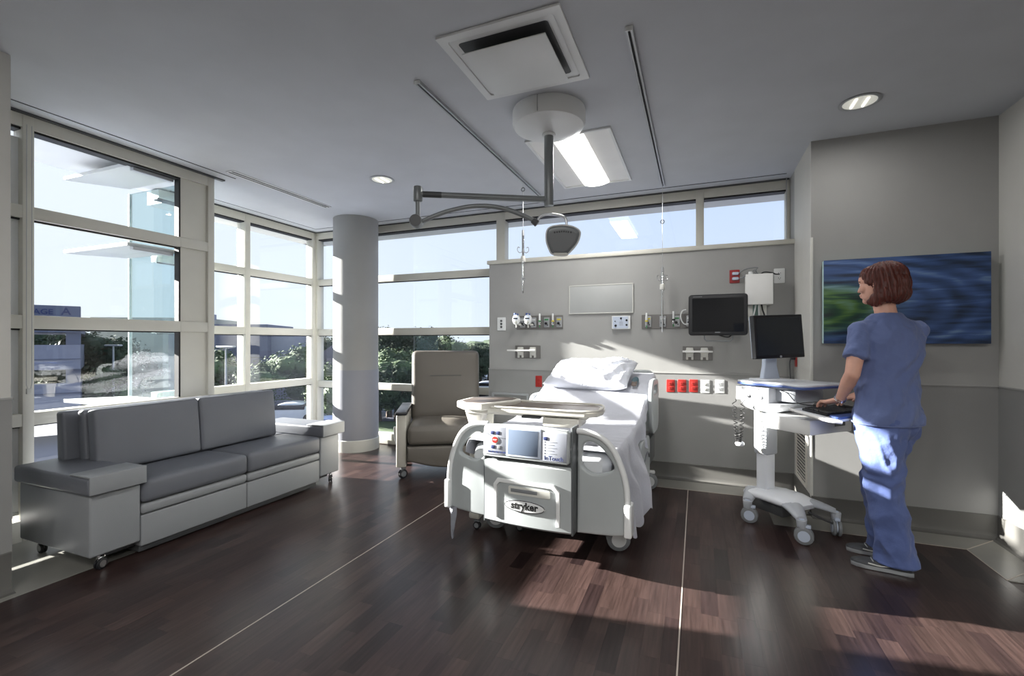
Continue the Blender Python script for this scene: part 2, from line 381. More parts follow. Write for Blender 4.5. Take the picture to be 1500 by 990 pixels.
# ---------------- windows
TZ = [(.13, 0), (.72, .80), (1.335, 1.42), (2.03, 2.11), (2.56, 2.665)]
def window(name, origin, ang, bays, ztrans, zbot=.0, zhead=2.60, depth=.11, parts=None, face=M_frame, panels=()):
    """facade in local x (along), y outward (+), origin at inner face; bays = list of (x0,x1) glass bays"""
    w_ = bpy.data.objects.new(name, None); COL.objects.link(w_); w_.location = origin; w_.rotation_euler = (0, 0, ang); w_['kind'] = 'structure'
    X0 = bays[0][0]; X1 = bays[-1][1]
    obj('window_head', bx(X0, 0, zhead, X1, depth, CZ-.012), face, w_)
    obj('gasket', bx(X0, .018, zhead-.014, X1, depth-.01, zhead), M_black, w_)
    for z0, z1 in ztrans:
        obj('transom', bx(X0, 0, z0, X1, depth, z1, bev=.003), face, w_)
        if z0 > .3: obj('gasket', bx(X0, .03, z0-.010, X1, .045, z0), M_black, w_)
    prev = None
    for (a, b_) in bays:
        zs = [z for z in sorted([zbot]+[q for p in ztrans for q in p]+[zhead-.012])]
        zz = []; lo = ztrans[0][1] if ztrans and ztrans[0][0] <= zbot+.01 else zbot
        for p in ztrans:
            if p[0] > lo+.01: zz.append((lo, p[0]))
            lo = p[1]
        zz.append((lo, zhead-.012))
        for (za, zb) in zz: obj('pane', bx(a, depth*.6, za, b_, depth*.6+.004, zb), GLASS, w_, flat=True)
    return w_
def mullion(w_, x0, x1, z0=0, z1=CZ-.012, depth=.11, y0=-.004): return obj('mullion', bx(x0, y0, z0, x1, depth, z1, bev=.003), M_frame, w_)
# facade 1: local x = world +Y, outward = -X : rotation 90deg => local x->+Y, local y->-X
w1 = window('window_1', (XF1, 1.15, 0), PI/2, [(.0, .385), (.44, 1.34)], [(0, .13), (.72, .80), (1.335, 1.42), (2.03, 2.11)])
mullion(w1, .385, .44); mullion(w1, 1.565, 1.62); mullion(w1, -.02, .02)
obj('spandrel', bx(1.345, .02, 0, 1.57, .07, CZ-.012), M_frame, w1)
for z0, z1 in [(0, .13), (.72, .80), (1.335, 1.42), (2.03, 2.11)]: obj('transom', bx(1.34, 0, z0, 1.57, .03, z1, bev=.003), M_frame, w1)
obj('window_head', bx(1.34, 0, 2.60, 1.57, .06, CZ-.012), M_frame, w1)
obj('gasket', bx(1.333, -.004+.02, .13, 1.347, .02+.05, 2.60), M_black, w1)
# facade 2
w2 = window('window_2', (XF2, 2.76, 0), PI/2, [(.0, .89), (.95, 1.86)], [(0, .13), (.70, .78), (1.335, 1.42), (2.0, 2.08)])
mullion(w2, .89, .95, depth=.13); mullion(w2, 1.86, 1.93)
# back windows: local y = world +Y (angle 0)
w3 = window('window_3', (XF2, YB, 0), 0, [(.03, 2.60)], [(0, .13), (.66, .74), (1.335, 1.42), (1.99, 2.07)])
mullion(w3, -.02, .03); mullion(w3, 2.60, 2.70, z0=0)
w4 = window('window_4', (-1.96, YB, 0), 0, [(.0, 1.95), (2.02, XRET+1.96)], [], zbot=2.115)
mullion(w4, 1.95, 2.02, z0=2.1); mullion(w4, XRET+1.96-.03, XRET+1.96, z0=2.1)
# shade pocket trims, plus dark strips standing in for the head gap's shadow
def strip(n_, *a, m_=M_alu): return st(n_, bx(*a), m_)
strip('trim_1', XF1+.145, 1.0, CZ-.004, XF1+.152, 2.86, CZ+.001, m_=M_dgrey); strip('gap_shade_1', XF1-.01, 1.1, CZ-.012, XF1+.03, 2.85, CZ-.001, m_=M_dgrey)
strip('trim_3', XF2+.145, 2.86, CZ-.004, XF2+.152, YB-.15, CZ+.001, m_=M_grey); strip('gap_shade_2', XF2-.01, 2.86, CZ-.012, XF2+.02, YB, CZ-.001, m_=M_dgrey)
strip('trim_5', XF2+.15, YB-.152, CZ-.004, XRET-.05, YB-.145, CZ+.001, m_=M_dgrey); strip('gap_shade_3', XF2, YB-.02, CZ-.012, XRET-.01, YB, CZ-.001, m_=M_dgrey)
# roof overhang and outside walls (shade the glass heads)
st('roof_overhang', bx(-5.0, YB+.12, 2.59, 1.2, 5.0, 3.1), M_offw)
st('roof_overhang_side', bx(-5.0, 2.86, 2.59, XF2-.12, 5.0, 3.1), M_offw)
st('roof_edge_left', bx(-4.2, -3.7, 2.74, XF1-.12, 2.86, 3.1), M_offw)
obj('pane', bx(1.62, .08, 0, 1.628, .70, 2.60), GLASS, w1, flat=True)
# closed fabric shade in the narrow bay
sh = thing('roller_shade', 'closed white roller shade filling the narrow window bay at far left', 'window shade', (XF1-.05, 1.35, .16))
obj('fabric', bx(-.002, -.19, .02, .002, .19, 2.38), mat('shade_fabric', (236, 238, 240), .9), sh); obj('hem_bar', bx(-.008, -.19, 0, .008, .19, .022, bev=.003), M_alu, sh)
# sun shelves and glass fin outside
for k, z in enumerate((2.60, 1.995, 1.385, .765)):
    t_ = thing('sunshade', ['topmost', 'second highest', 'third highest', 'lowest'][k]+' white sunshade shelf outside the left window', 'sunshade', (-4.42, 2.33, z), group='white sunshade shelves outside the window')
    obj('blade', plate(newbm(), [(-.43, -.18), (.42, -.18), (.42, .165), (-.43+.25, .165)], (), .03, .004), mat('sunshade_white', (168, 172, 174), .5), t_)
    obj('bracket', bx(.40, -.15, -.04, .44, .14, -.016), M_alu, t_)
fin = thing('glass_fin', 'upright tinted glass fin outside the left window beside the sunshades', 'glass panel', (-4.32, 2.515, -.5))
obj('pane', bx(-.31, -.008, 0, .30, .008, 3.05), GLASST, fin, flat=True); obj('edge_rail', bx(-.325, -.012, 0, -.31, .012, 3.05), M_alu, fin)
# shade chains
def chain(name, label, x, y, z0, z1):
    t_ = thing(name, label, 'shade cord', (x, y, z0))
    obj('cord', tube(newbm(), [(0, -.012, z1-z0), (0, -.014, .03), (0, -.006, 0), (0, .006, 0), (0, .012, .03), (0, .012, z1-z0)], .0018, 6), M_alu, t_)
    obj('tension_clip', bx(-.008, -.015, -.03, .008, .015, .005, bev=.004), M_offw, t_)
p = atX(43, 570, XF1+.06); chain('shade_cord', 'long hanging white shade cord with clip beside far left mullion', p.x, p.y, p.z, 2.6)
p = atY(1155, 350, YB-.05); chain('shade_cord', 'shade cord hanging at the right end of the high clerestory window', p.x-.015, p.y, 2.15, 2.68)

# ============================================================ CEILING FIXTURES
# air diffuser
t_ = thing('ceiling_diffuser', 'square white plaque air diffuser set in the ceiling near camera', 'air vent', (-.845, 2.18, CZ))
obj('frame', plate(newbm(), rrect(-.305, -.295, .305, .295, .006), [rrect(-.262, -.252, .262, .252, .012)], .012, .003, M=T(0, 0, -.006)), M_white, t_)
obj('cavity_shade', bx(-.262, -.252, -.003, .262, .252, -.001), M_dgrey, t_)  # flat dark plate stands in for the shade inside the duct
rg = []
for s_, z in ((.262, -.006), (.252, -.006), (.240, -.010), (.226, -.004)): rg.append([Vector((a*s_/.262, b_*s_/.262*.96, z)) for a, b_ in rrect(-.262, -.262, .262, .262, .02)])
bm = newbm(); loft(bm, rg, cap=False); obj('cone', bm, M_white, t_)
obj('plaque', bx(-.212, -.202, -.052, .212, .202, -.046, bev=.002), M_white, t_)
# recessed troffer
t_ = thing('troffer_light', 'lit white recessed troffer light with long curved diffuser beyond the exam lamp', 'ceiling light', (-.84, 3.63, CZ))
obj('frame', plate(newbm(), rrect(-.305, -.54, .305, .54, .004), [rrect(-.285, -.52, .285, .52, .004)], .014, .003, M=T(0, 0, -.007)), M_white, t_)
bm = newbm()
for s_ in (-1, 1):
    box(bm, 0, -.52, -.003, .17, .52, -.001, M=T(s_*.285, 0, -.001) @ R(0 if s_ < 0 else PI, 'Z'))
obj('reflector', bm, M_white2, t_)
bm = newbm(); rings = []
for y in (-.52, -.50, .46, .5, .52):
    k = 1 if abs(y) < .505 else .55
    rings.append([Vector((.115*math.cos(PI+PI*a/12), y, -.004-.035*k*math.sin(PI*a/12))) for a in range(13)])
loft(bm, rings); obj('diffuser', bm, M_emit, t_)
def area(name, loc, sx, sy, power, col=(1, .985, .96), spread=PI):
    l = bpy.data.lights.new(name, 'AREA'); l.shape = 'RECTANGLE'; l.size = sx; l.size_y = sy; l.energy = power*LAMP_POWER; l.color = col; l.spread = spread
    o = bpy.data.objects.new(name, l); COL.objects.link(o); o.location = loc; return o
area('troffer_and_fill_lamp', (-.84, 3.63, CZ-.05), .2, .95, 14)
# unseen troffers added behind the camera to brighten the dim interior
for i, (x, y) in enumerate(((-.84, -.6), (.9, -.6), (-.84, -2.4), (.9, -2.4))):
    q = dup(t_, (x, y, CZ), ['added unseen troffer fill light behind the camera, nearer left', 'added unseen troffer fill light behind the camera, nearer right', 'added unseen troffer fill light behind the camera, farther left', 'added unseen troffer fill light behind the camera, farther right'][i])
    area('troffer_and_fill_lamp', (x, y, CZ-.05), .2, .95, 30)
# downlights
def downlight(x, y, label):
    t_ = thing('downlight', label, 'ceiling light', (x, y, CZ))
    bm = newbm(); lathe(bm, [(.085, -.001), (.105, -.001), (.107, -.005), (.100, -.008), (.088, -.006), (.085, -.001)], 32); obj('trim_ring', bm, M_alu, t_)
    bm = newbm(); lathe(bm, [(.087, -.002), (.087, -.0035), (0, -.003)], 32); obj('reflector', bm, mat('lit_reflector', (235, 235, 225), .25, emit=.35), t_)
    for s_ in (-1, 1): obj('lamp_tube', tube(newbm(), [(s_*.03, -.055, -.006), (s_*.03, .055, -.006)], .008, 8), M_bulb, t_)
downlight(-2.59, 3.36, 'small round downlight in the ceiling left of the exam lamp arm')
downlight(.905, 3.34, 'large round downlight in the ceiling above the painting')
area('downlight_lamp', (.905, 3.34, CZ-.03), .12, .12, 3); area('downlight_lamp', (-2.59, 3.36, CZ-.03), .12, .12, 2)
# linear slot diffuser
t_ = thing('slot_diffuser', 'long narrow double-slot air diffuser in the ceiling near the windows', 'air vent', (-3.65, 3.27, CZ))
obj('frame', bx(-.045, -.56, -.006, .045, .56, -.001, bev=.002), M_white, t_)
for s_ in (-.018, .018): obj('slot', bx(s_-.009, -.55, -.0075, s_+.009, .55, -.006), M_black, t_)
# IV tracks and hangers
for X, y0, y1, lb in ((-1.428, 2.16, 4.28, 'left ceiling track running past the diffuser, holding the nearer drip hanger'), (-.288, 2.15, 4.44, 'right ceiling track running toward the headwall, holding the farther drip hanger')):
    t_ = thing('ceiling_track', lb, 'ceiling track', (X, (y0+y1)/2, CZ), group='ceiling tracks for drip hangers')
    h_ = (y1-y0)/2
    bm = newbm(); box(bm, -.016, -h_, -.02, -.006, h_, 0); box(bm, .006, -h_, -.02, .016, h_, 0); obj('rail', bm, M_alu, t_)
    obj('channel', bx(-.006, -h_, -.006, .006, h_, -.001), M_black, t_); obj('end_cap', bx(-.018, -h_-.006, -.022, .018, -h_, 0, bev=.002), M_white, t_)
def hanger(x, y, z1, z2, z3, zh, label):
    """cord from the track to z1, pole z1..z3, hooks at zh, collar below"""
    t_ = thing('drip_hanger', label, 'drip stand', (x, y, CZ-.02))
    o0 = CZ-.02
    obj('cord', tube(newbm(), [(0, 0, 0), (0, 0, z1-o0)], .0022, 6), M_metal, t_)
    c = tube(newbm(), [(.016*math.cos(a/12*2*PI), 0, z2-o0+.016*math.sin(a/12*2*PI)) for a in range(12)], .0035, 6, closed=True); obj('ring', c, M_dgrey, t_)
    bm = newbm(); cyl(bm, (0, 0, z1-o0), (0, 0, z1-.05-o0), .011, .013, 14); obj('coupler', bm, M_metal, t_)
    bm = newbm(); cyl(bm, (0, 0, z1-.05-o0), (0, 0, z3-o0), .0115, .0095, 14); cyl(bm, (0, 0, z3-o0), (0, 0, z3-.02-o0), .009, .004, 10); obj('pole', bm, M_chrome, t_)
    for k in range(4):
        a = PI/2*k+.5; u = Vector((math.cos(a), math.sin(a), 0))
        pts = [u*.008+Vector((0, 0, zh-o0-.02)), u*.03+Vector((0, 0, zh-o0-.03)), u*.05+Vector((0, 0, zh-o0-.01)), u*.045+Vector((0, 0, zh-o0+.02)), u*.03+Vector((0, 0, zh-o0+.012))]
        obj('hook', tube(newbm(), pts, .0028, 6, smooth=4), M_chrome, t_)
    bm = newbm(); cyl(bm, (0, 0, zh-.06-o0), (0, 0, zh-.11-o0), .02, .024, 14, bev=.004); obj('height_lock', bm, M_offw, t_)
    bm = newbm(); cyl(bm, (0, 0, z3+.1-o0), (0, 0, z3+.12-o0), .018, .018, 12); obj('collar', bm, M_metal, t_)
hanger(-1.428, 3.82, 2.24, 2.60, 1.70, 2.07, 'drip hanger dangling from the left ceiling track beside the exam lamp')
hanger(-.288, 4.34, 1.92, 2.33, 1.36, 1.83, 'drip hanger dangling from the right ceiling track in front of the headwall')

# exam lamp
M_arm = mat('lamp_arm_grey', (126, 130, 132), .35, .3)
t_ = thing('exam_lamp', 'ceiling-mounted grey exam lamp with articulated arms and shield-shaped head', 'exam lamp', (-.86, 2.76, CZ))
bm = newbm(); lathe(bm, [(.225, 0), (.228, -.012), (.228, -.075), (.215, -.10), (.16, -.125), (.06, -.14), (.0, -.142)][::-1], 48); obj('ceiling_canopy', bm, M_white, t_)
obj('canopy_seam', bx(.0, -.23, -.10, .003, -.226, -.005), M_grey, t_)
bm = newbm(); cyl(bm, (0, 0, -.13), (0, 0, -.155), .042, .042, 28, bev=.004); obj('pole_collar', bm, M_white, t_)
bm = newbm(); cyl(bm, (0, 0, -.15), (0, 0, -.59), .029, .029, 28, bev=.003); obj('pole', bm, M_arm, t_)
P1 = Vector((-1.557+.86, 2.36-2.76, 2.14-CZ)); P0 = Vector((0, 0, 2.14-CZ))
bm = newbm(); cyl(bm, P0+(P1-P0).normalized()*.02, P1, .021, .017, 20); obj('horizontal_arm', bm, M_arm, t_)
dn = (P1-P0).normalized(); bm = newbm(); cyl(bm, P1-dn*.14, P1-dn*.03, .0185, .0185, 20); obj('arm_sleeve', bm, M_dgrey, t_)
bm = newbm(); cyl(bm, P1+Vector((0, 0, .045)), P1+Vector((0, 0, -.045)), .027, .027, 24, bev=.005); obj('elbow_joint', bm, M_arm, t_)
bm = newbm(); cyl(bm, P1+Vector((0, 0, -.04)), P1+Vector((0, 0, -.14)), .014, .014, 16); obj('elbow_post', bm, M_arm, t_)
J = P1+Vector((-.01, 0, -.165)); vd = Vector((-_s, _c, 0)); rt = Vector((_c, _s, 0))
bm = newbm(); cyl(bm, J-vd*.035, J+vd*.035, .038, .038, 28, bev=.006); obj('spring_joint', bm, M_arm, t_)
bm = newbm(); cyl(bm, J-vd*.04, J-vd*.036, .034, .034, 24); obj('joint_cap', bm, M_dgrey, t_)
E_ = Vector((-.885+.86, 2.61-2.76, 1.967-CZ)); mid = (J+E_)/2+Vector((0, 0, .095))
q1 = J.lerp(E_, .25)+Vector((0, 0, .06)); q3 = J.lerp(E_, .75)+Vector((0, 0, .075))
obj('curved_arm', tube(newbm(), [J+rt*.03, q1, mid, q3, E_], .0135, 12, smooth=8), M_arm, t_)
bm = newbm(); cyl(bm, E_-(E_-q3).normalized()*.03, E_+Vector((.0, 0, -.012)), .019, .021, 16, bev=.003); obj('arm_end', bm, M_dgrey, t_)
H0 = E_+rt*.175+Vector((0, 0, -.005))
obj('yoke', tube(newbm(), [E_, E_+rt*.015+Vector((0, 0, .03)), E_+rt*.05+Vector((0, 0, .045)), E_+rt*.12+Vector((0, 0, .042)), E_+rt*.165+Vector((0, 0, .025)), H0+Vector((0, 0, -.01))], .008, 10, smooth=5), M_metal, t_)
HC = H0+rt*(-.03)+Vector((0, 0, -.10))
HM = Matrix.Translation(HC) @ Matrix(((rt.x, -vd.x*.94, 0, 0), (rt.y, -vd.y*.94, 0, 0), (0, 0, 1, 0), (0, 0, 0, 1))) @ R(-.25, 'X')
shield = smoothpath([(-.085, .065, 0), (-.02, .085, 0), (.05, .08, 0), (.10, .055, 0), (.105, .02, 0), (.085, -.03, 0), (.035, -.085, 0), (.0, -.095, 0), (-.055, -.085, 0), (-.075, -.06, 0), (-.095, .0, 0)], 4, True)
sh2 = [(p.x, p.y) for p in shield]
obj('lamp_housing', plate(newbm(), sh2, (), .055, .022, M=HM @ R(PI/2, 'X'), res=4), M_arm, t_)
obj('lamp_rim', tube(newbm(), [HM @ Vector((p.x*.99, .031, p.y*.99)) for p in shield], .0045, 8, closed=True), M_white, t_)
obj('lamp_lens', plate(newbm(), [(a*.80, b_*.72-.004) for a, b_ in sh2], (), .006, .002, M=HM @ T(0, .028, 0) @ R(PI/2, 'X')), M_grey, t_)
obj('lamp_grip', plate(newbm(), rrect(-.05, -.095, .035, -.075, .008), (), .07, .006, M=HM @ R(PI/2, 'X')), M_offw, t_)
#E1
bm = newbm()
for k, (dx, ww) in enumerate(((-.05, .012), (-.035, .010), (-.022, .012), (-.008, .010), (.005, .012), (.019, .009), (.031, .010), (.046, .012))): box(bm, dx, .030, .044-abs(dx+.0)*.12, dx+ww*.8, .0325, .054-abs(dx)*.12, M=HM)
obj('lettering', bm, M_dgrey, t_)

# ============================================================ HEADWALL DEVICES
def HW(px, py): return atY(px, py, YH)
def panel_rect(p0, p1): a, b_ = HW(*p0), HW(*p1); return (a.x+b_.x)/2, (a.z+b_.z)/2, abs(b_.x-a.x)/2, abs(a.z-b_.z)/2
# white board
cx_, cz_, hx, hz = panel_rect((834, 419), (928, 458))
t_ = thing('patient_board', 'blank pale rectangular board on the headwall above the bed', 'board', (cx_, YH, cz_))
obj('panel', bx(-hx+.004, -.014, -hz+.004, hx-.004, 0, hz-.004, bev=.002), mat('board_grey', (164, 166, 165), .45), t_)
obj('frame', plate(newbm(), rrect(-hx, -hz, hx, hz, .004), [rrect(-hx+.008, -hz+.008, hx-.008, hz-.008, .003)], .018, .002, M=T(0, -.009, 0) @ XZ), M_offw, t_)
# wall device helpers
def steel_plate(name, label, p0, p1, cat='medical gas panel', group=None):
    cx_, cz_, hx, hz = panel_rect(p0, p1)
    t_ = thing(name, label, cat, (cx_, YH, cz_), group=group)
    obj('backplate', plate(newbm(), rrect(-hx, -hz, hx, hz, .006), (), .008, .002, M=T(0, -.004, 0) @ XZ), M_steel, t_); return t_, hx, hz
def outlet(t_, x, col, hz):
    obj('gas_outlet', plate(newbm(), rrect(-.028, -.05, .028, .05, .006), (), .014, .003, M=T(x, -.014, 0) @ XZ), M_alu, t_)
    o = t_.children[-1] if False else None
    bm = newbm(); cyl(bm, (x-.004, -.02, -.012), (x-.004, -.034, -.012), .014, .013, 16); cyl(bm, (x+.012, -.02, -.028), (x+.012, -.027, -.028), .006, .006, 10)
    obj('outlet_socket', bm, M_dark, t_)
    bm = newbm(); box(bm, x-.02, -.024, .02, x+.02, -.0215, .034); obj('outlet_badge', bm, col, t_)
yel = mat('yellow_plastic', (206, 190, 60), .4); grn = mat('green_plastic', (60, 130, 80), .4)
t_, hx, hz = steel_plate('gas_outlet_panel', 'dark steel gas outlet panel left of the blank board, carrying two suction regulators', (757, 463), (825, 482))
for x, c in ((-.12*1, M_white), (.0, M_white)): pass
for x, c in ((-hx+.07, M_white), (-hx+.19, M_white), (-hx+.33, grn), (-hx+.46, yel)): outlet(t_, x*1.0, c, hz)
GP = t_.location.copy()
t2_, hx2, hz2 = steel_plate('gas_outlet_panel', 'dark steel gas outlet panel behind the right drip hanger, beside the wall monitor', (940, 461), (1012, 481))
for x, c in ((-hx2+.06, yel), (-hx2+.19, M_white), (-hx2+.31, grn), (-hx2+.42, M_white)): outlet(t2_, x, c, hz2)
def flow(px, py, label, topc=M_white, nut=grn):
    p = HW(px, py); t_ = thing('flowmeter', label, 'flowmeter', (p.x, YH-.055, p.z))
    bm = newbm(); cyl(bm, (0, .02, -.01), (0, -.0, -.01), .012, .012, 12); cyl(bm, (0, 0, -.03), (0, 0, .01), .013, .012, 12, bev=.003); obj('valve_body', bm, M_chrome, t_)
    bm = newbm(); cyl(bm, (0, 0, .01), (0, 0, .085), .0105, .0085, 14, bev=.003); obj('flow_tube', bm, M_white, t_)
    bm = newbm(); cyl(bm, (0, 0, .004), (0, 0, .016), .0145, .0145, 12); obj('coupling_nut', bm, nut, t_)
    bm = newbm(); cyl(bm, (0, 0, -.03), (0, 0, -.055), .006, .004, 10); obj('hose_barb', bm, grn, t_)
flow(793, 472, 'slim white flowmeter with green nut, third device on the left gas panel')
flow(812, 472, 'slim white flowmeter with yellow nut, rightmost device on the left gas panel', nut=yel)
flow(948, 472, 'slim white flowmeter with yellow nut, leftmost on the gas panel by the drip hanger', nut=yel)
flow(987, 470, 'slim white flowmeter with dark nut on the gas panel nearest the wall monitor', nut=M_dark)
def regulator(px, py, label):
    p = HW(px, py); t_ = thing('suction_regulator', label, 'regulator', (p.x, YH-.07, p.z))
    obj('body', plate(newbm(), ellipse(0, -.004, .037, .052), (), .05, .012, M=XZ, res=4), M_white, t_)
    obj('gauge', plate(newbm(), ellipse(0, .014, .029, .026), (), .01, .003, M=T(0, -.027, 0) @ XZ), M_lblue, t_)
    obj('gauge_window', bx(-.024, -.034, .0, .024, -.031, .014, bev=.001), M_dark, t_)
    bm = newbm(); cyl(bm, (0, -.02, -.03), (0, -.05, -.03), .017, .015, 20, bev=.003); obj('knob', bm, M_offw, t_)
    bm = newbm(); cyl(bm, (-.01, -.01, .04), (-.01, -.01, .062), .012, .014, 14, bev=.003); cyl(bm, (.018, -.01, .04), (.018, -.01, .056), .008, .008, 12); obj('selector', bm, M_blue, t_)
    bm = newbm(); cyl(bm, (.0, 0, -.05), (.0, 0, -.085), .008, .006, 12); cyl(bm, (.02, .01, -.055), (.05, .01, -.055), .010, .010, 12, bev=.003); obj('port', bm, M_offw, t_)
    bm = newbm(); cyl(bm, (.0, .02, -.01), (.0, .055, -.01), .012, .012, 12); obj('stem', bm, M_metal, t_)
regulator(760, 468, 'white suction regulator with dial, leftmost on the headwall gas panel')
regulator(777, 468, 'white suction regulator with dial, second from left on the headwall gas panel')
# call panel left, bed communication plate
def wplate(name, label, p0, p1, m_=M_white, cat='wall plate', th=.012, group=None, Y=YH):
    cx_, cz_, hx, hz = panel_rect(p0, p1); t_ = thing(name, label, cat, (cx_, Y, cz_), group=group)
    obj('cover', plate(newbm(), rrect(-hx, -hz, hx, hz, .006), (), th, .003, M=T(0, -th/2, 0) @ XZ), m_, t_); return t_, hx, hz, th
t_, hx, hz, th = wplate('control_plate', 'small upright white wall plate with three round ports at the headwall left edge', (729, 465), (741, 484))
for k in (-1, 0, 1):
    bm = newbm(); cyl(bm, (0, -th, k*.032), (0, -th-.006, k*.032), .012, .011, 16); obj('port', bm, M_dgrey, t_)
t_, hx, hz, th = wplate('call_station', 'pale nurse call station with round buttons and speaker under the blank board', (897, 463), (924, 482), th=.03)
obj('inner_panel', plate(newbm(), rrect(-hx*.9, -hz*.88, hx*.78, hz*.88, .006), (), .004, .0015, M=T(0, -th-.002, 0) @ XZ), M_lblue, t_)
bm = newbm()
for k in range(6):
    a = .014; 
for x, z, r in ((-.05, -.03, .012), (-.055, .012, .006), (.0, .038, .010), (.052, .02, .010), (.052, -.024, .010)):
    bm = newbm(); cyl(bm, (x, -th-.004, z), (x, -th-.010, z), r, r*.9, 14); obj('button', bm, M_dark, t_)
bm = newbm()
for i in range(-2, 3):
    for j in range(-2, 3): cyl(bm, (i*.008, -th-.004, -.01+j*.008), (i*.008, -th-.0055, -.01+j*.008), .0022, .0022, 6)
obj('speaker_grille', bm, M_grey, t_, kind='stuff')
# slide brackets with rails
for (p0, p1, lb, ext) in (((755, 506), (792, 525), 'dark bracket plate with two white slide clamps and white rail under the suction regulators', .07), ((1000, 507), (1044, 528), 'dark bracket plate with two white slide clamps below the wall monitor', .0)):
    t_, hx, hz = steel_plate('slide_bracket', lb, p0, p1, 'bracket')
    for x in (-hx*.52, hx*.45):
        bm = newbm(); box(bm, x-.03, -.04, -.035, x+.03, -.008, .05, bev=.006); box(bm, x-.035, -.05, -.0, x+.035, -.02, .03, bev=.005)
        obj('slide_clamp', bm, M_offw, t_)
        bm = newbm()
        for d_ in (-1, 1): box(bm, x+d_*.022-.009, -.035, -.058, x+d_*.022+.009, -.01, -.03, bev=.003)
        obj('clamp_foot', bm, M_offw, t_)
    obj('rail', bx(-hx-ext, -.066, .008, hx*.72 if ext else hx, -.05, .024, bev=.004), M_white2, t_)
# electrical plates
def socket_plate(px, py, w_, h_, m_, label, cat='wall outlet', slots=True, smat=M_dark, group=None, name='power_outlet'):
    p = HW(px, py); t_ = thing(name, label, cat, (p.x, YH, p.z), group=group)
    obj('cover', plate(newbm(), rrect(-w_/2, -h_/2, w_/2, h_/2, .006), (), .008, .0025, M=T(0, -.004, 0) @ XZ), m_, t_)
    if slots:
        for s_ in (-1, 1):
            f = obj('receptacle', plate(newbm(), rrect(-.017, -.014, .017, .014, .006), (), .004, .001, M=T(0, -.009, s_*.021) @ XZ), m_, t_)
            bm = newbm(); box(bm, -.009, -.0122, s_*.021-.002, -.006, -.0108, s_*.021+.007); box(bm, .006, -.0122, s_*.021-.002, .009, -.0108, s_*.021+.006); cyl(bm, (0, -.0108, s_*.021-.008), (0, -.0122, s_*.021-.008), .003, .003, 8)
            obj('slot', bm, smat, f)
    return t_
for k, px in enumerate((982.5, 999, 1016)):
    socket_plate(px, 565, .074, .115, M_red, ['leftmost of the three red power outlets right of the bed', 'middle of the three red power outlets right of the bed', 'rightmost of the three red power outlets, next to the white wall plates'][k], smat=mat('dark_red', (120, 20, 18), .5))
t_ = socket_plate(1033, 566, .076, .118, M_white, 'white wall plate with two jacks between red outlets and white outlet', slots=False, cat='wall plate', name='data_plate')
for z in (-.025, .02): obj('jack', bx(-.014, -.013, z-.01, .014, -.008, z+.01, bev=.002), M_offw, t_)
socket_plate(1054.5, 566, .076, .118, M_white, 'white power outlet with dark slots, rightmost low plate near the cart')
socket_plate(789.5, 558.5, .07, .115, M_red, 'red power outlet low behind the left side of the bed head', smat=mat('dark_red', (120, 20, 18), .5))
t_ = socket_plate(1141.5, 404, .082, .125, M_white, 'white power outlet high on the headwall right of the white junction box')
t_ = socket_plate(1076, 405, .08, .115, M_red, 'dark red power outlet with two plugs, high beside the white junction box', smat=M_dark); t_.children[0].data.materials[0] = mat('dark_red_plate', (150, 22, 28), .4)
for z in (-.022, .022):
    p = obj('plug', bx(-.02, -.04, z-.012, .03, -.009, z+.012, bev=.005), M_lblue, t_)
# junction box with cables
p = HW(1110, 425); t_ = thing('junction_box', 'white metal junction box on the headwall above the cart monitor', 'junction box', (p.x, YH, p.z))
obj('enclosure', bx(-.10, -.10, -.13, .10, 0, .125, bev=.004), M_white2, t_); obj('lid', bx(-.102, -.108, -.13, .102, -.098, .127, bev=.003), M_white2, t_)
bm = newbm(); cyl(bm, (-.06, -.05, .12), (-.06, -.05, .155), .022, .016, 16); obj('gland', bm, M_white, t_)
obj('conduit', bx(-.085, -.06, -.26, .06, 0, -.13, bev=.003), M_offw, t_)
obj('adapter', bx(-.045, -.075, -.22, -.0, -.06, -.13, bev=.003), mat('green_label', (96, 120, 112), .6), t_)
for k, (x, m__) in enumerate(((-.02, M_white), (.0, M_white), (.02, M_dark))):
    obj('cable', tube(newbm(), [(x, -.07, -.12), (x-.01+k*.008, -.085, -.17), (x-.02+k*.02, -.08, -.24), (-.01, -.04, -.30)], .006, 8, smooth=5), m__, t_)
def cable(name, label, pts, r, m_, cat='cable'):
    pts = [Vector(q) for q in pts]; o0 = pts[0]; o = obj(name, tube(newbm(), [q-o0 for q in pts], r, 8, smooth=6), m_); o.location = o0; return tag(o, label, cat)
jb = p
r0 = HW(1080, 402)
cable('power_cable', 'upper grey cable arching from the dark red outlet to the junction box', [(r0.x, YH-.03, r0.z), (r0.x+.06, YH-.045, r0.z+.035), (r0.x+.15, YH-.05, r0.z+.045), (jb.x-.02, YH-.05, jb.z+.165), (jb.x, YH-.05, jb.z+.12)], .0045, M_grey)
cable('power_cable', 'lower grey cable running from the dark red outlet to the junction box', [(r0.x, YH-.03, r0.z-.044), (r0.x+.05, YH-.05, r0.z-.03), (r0.x+.13, YH-.055, r0.z+.025), (jb.x-.03, YH-.06, jb.z+.15), (jb.x-.01, YH-.06, jb.z+.12)], .0045, M_grey)
r1 = HW(1141, 403)
cable('power_cable', 'black cable from junction box top to the white outlet on the right', [(jb.x+.01, YH-.05, jb.z+.12), (jb.x+.04, YH-.06, jb.z+.145), (jb.x+.10, YH-.05, jb.z+.138), (r1.x-.03, YH-.04, r1.z+.005), (r1.x, YH-.012, r1.z+.008)], .0055, M_dark)
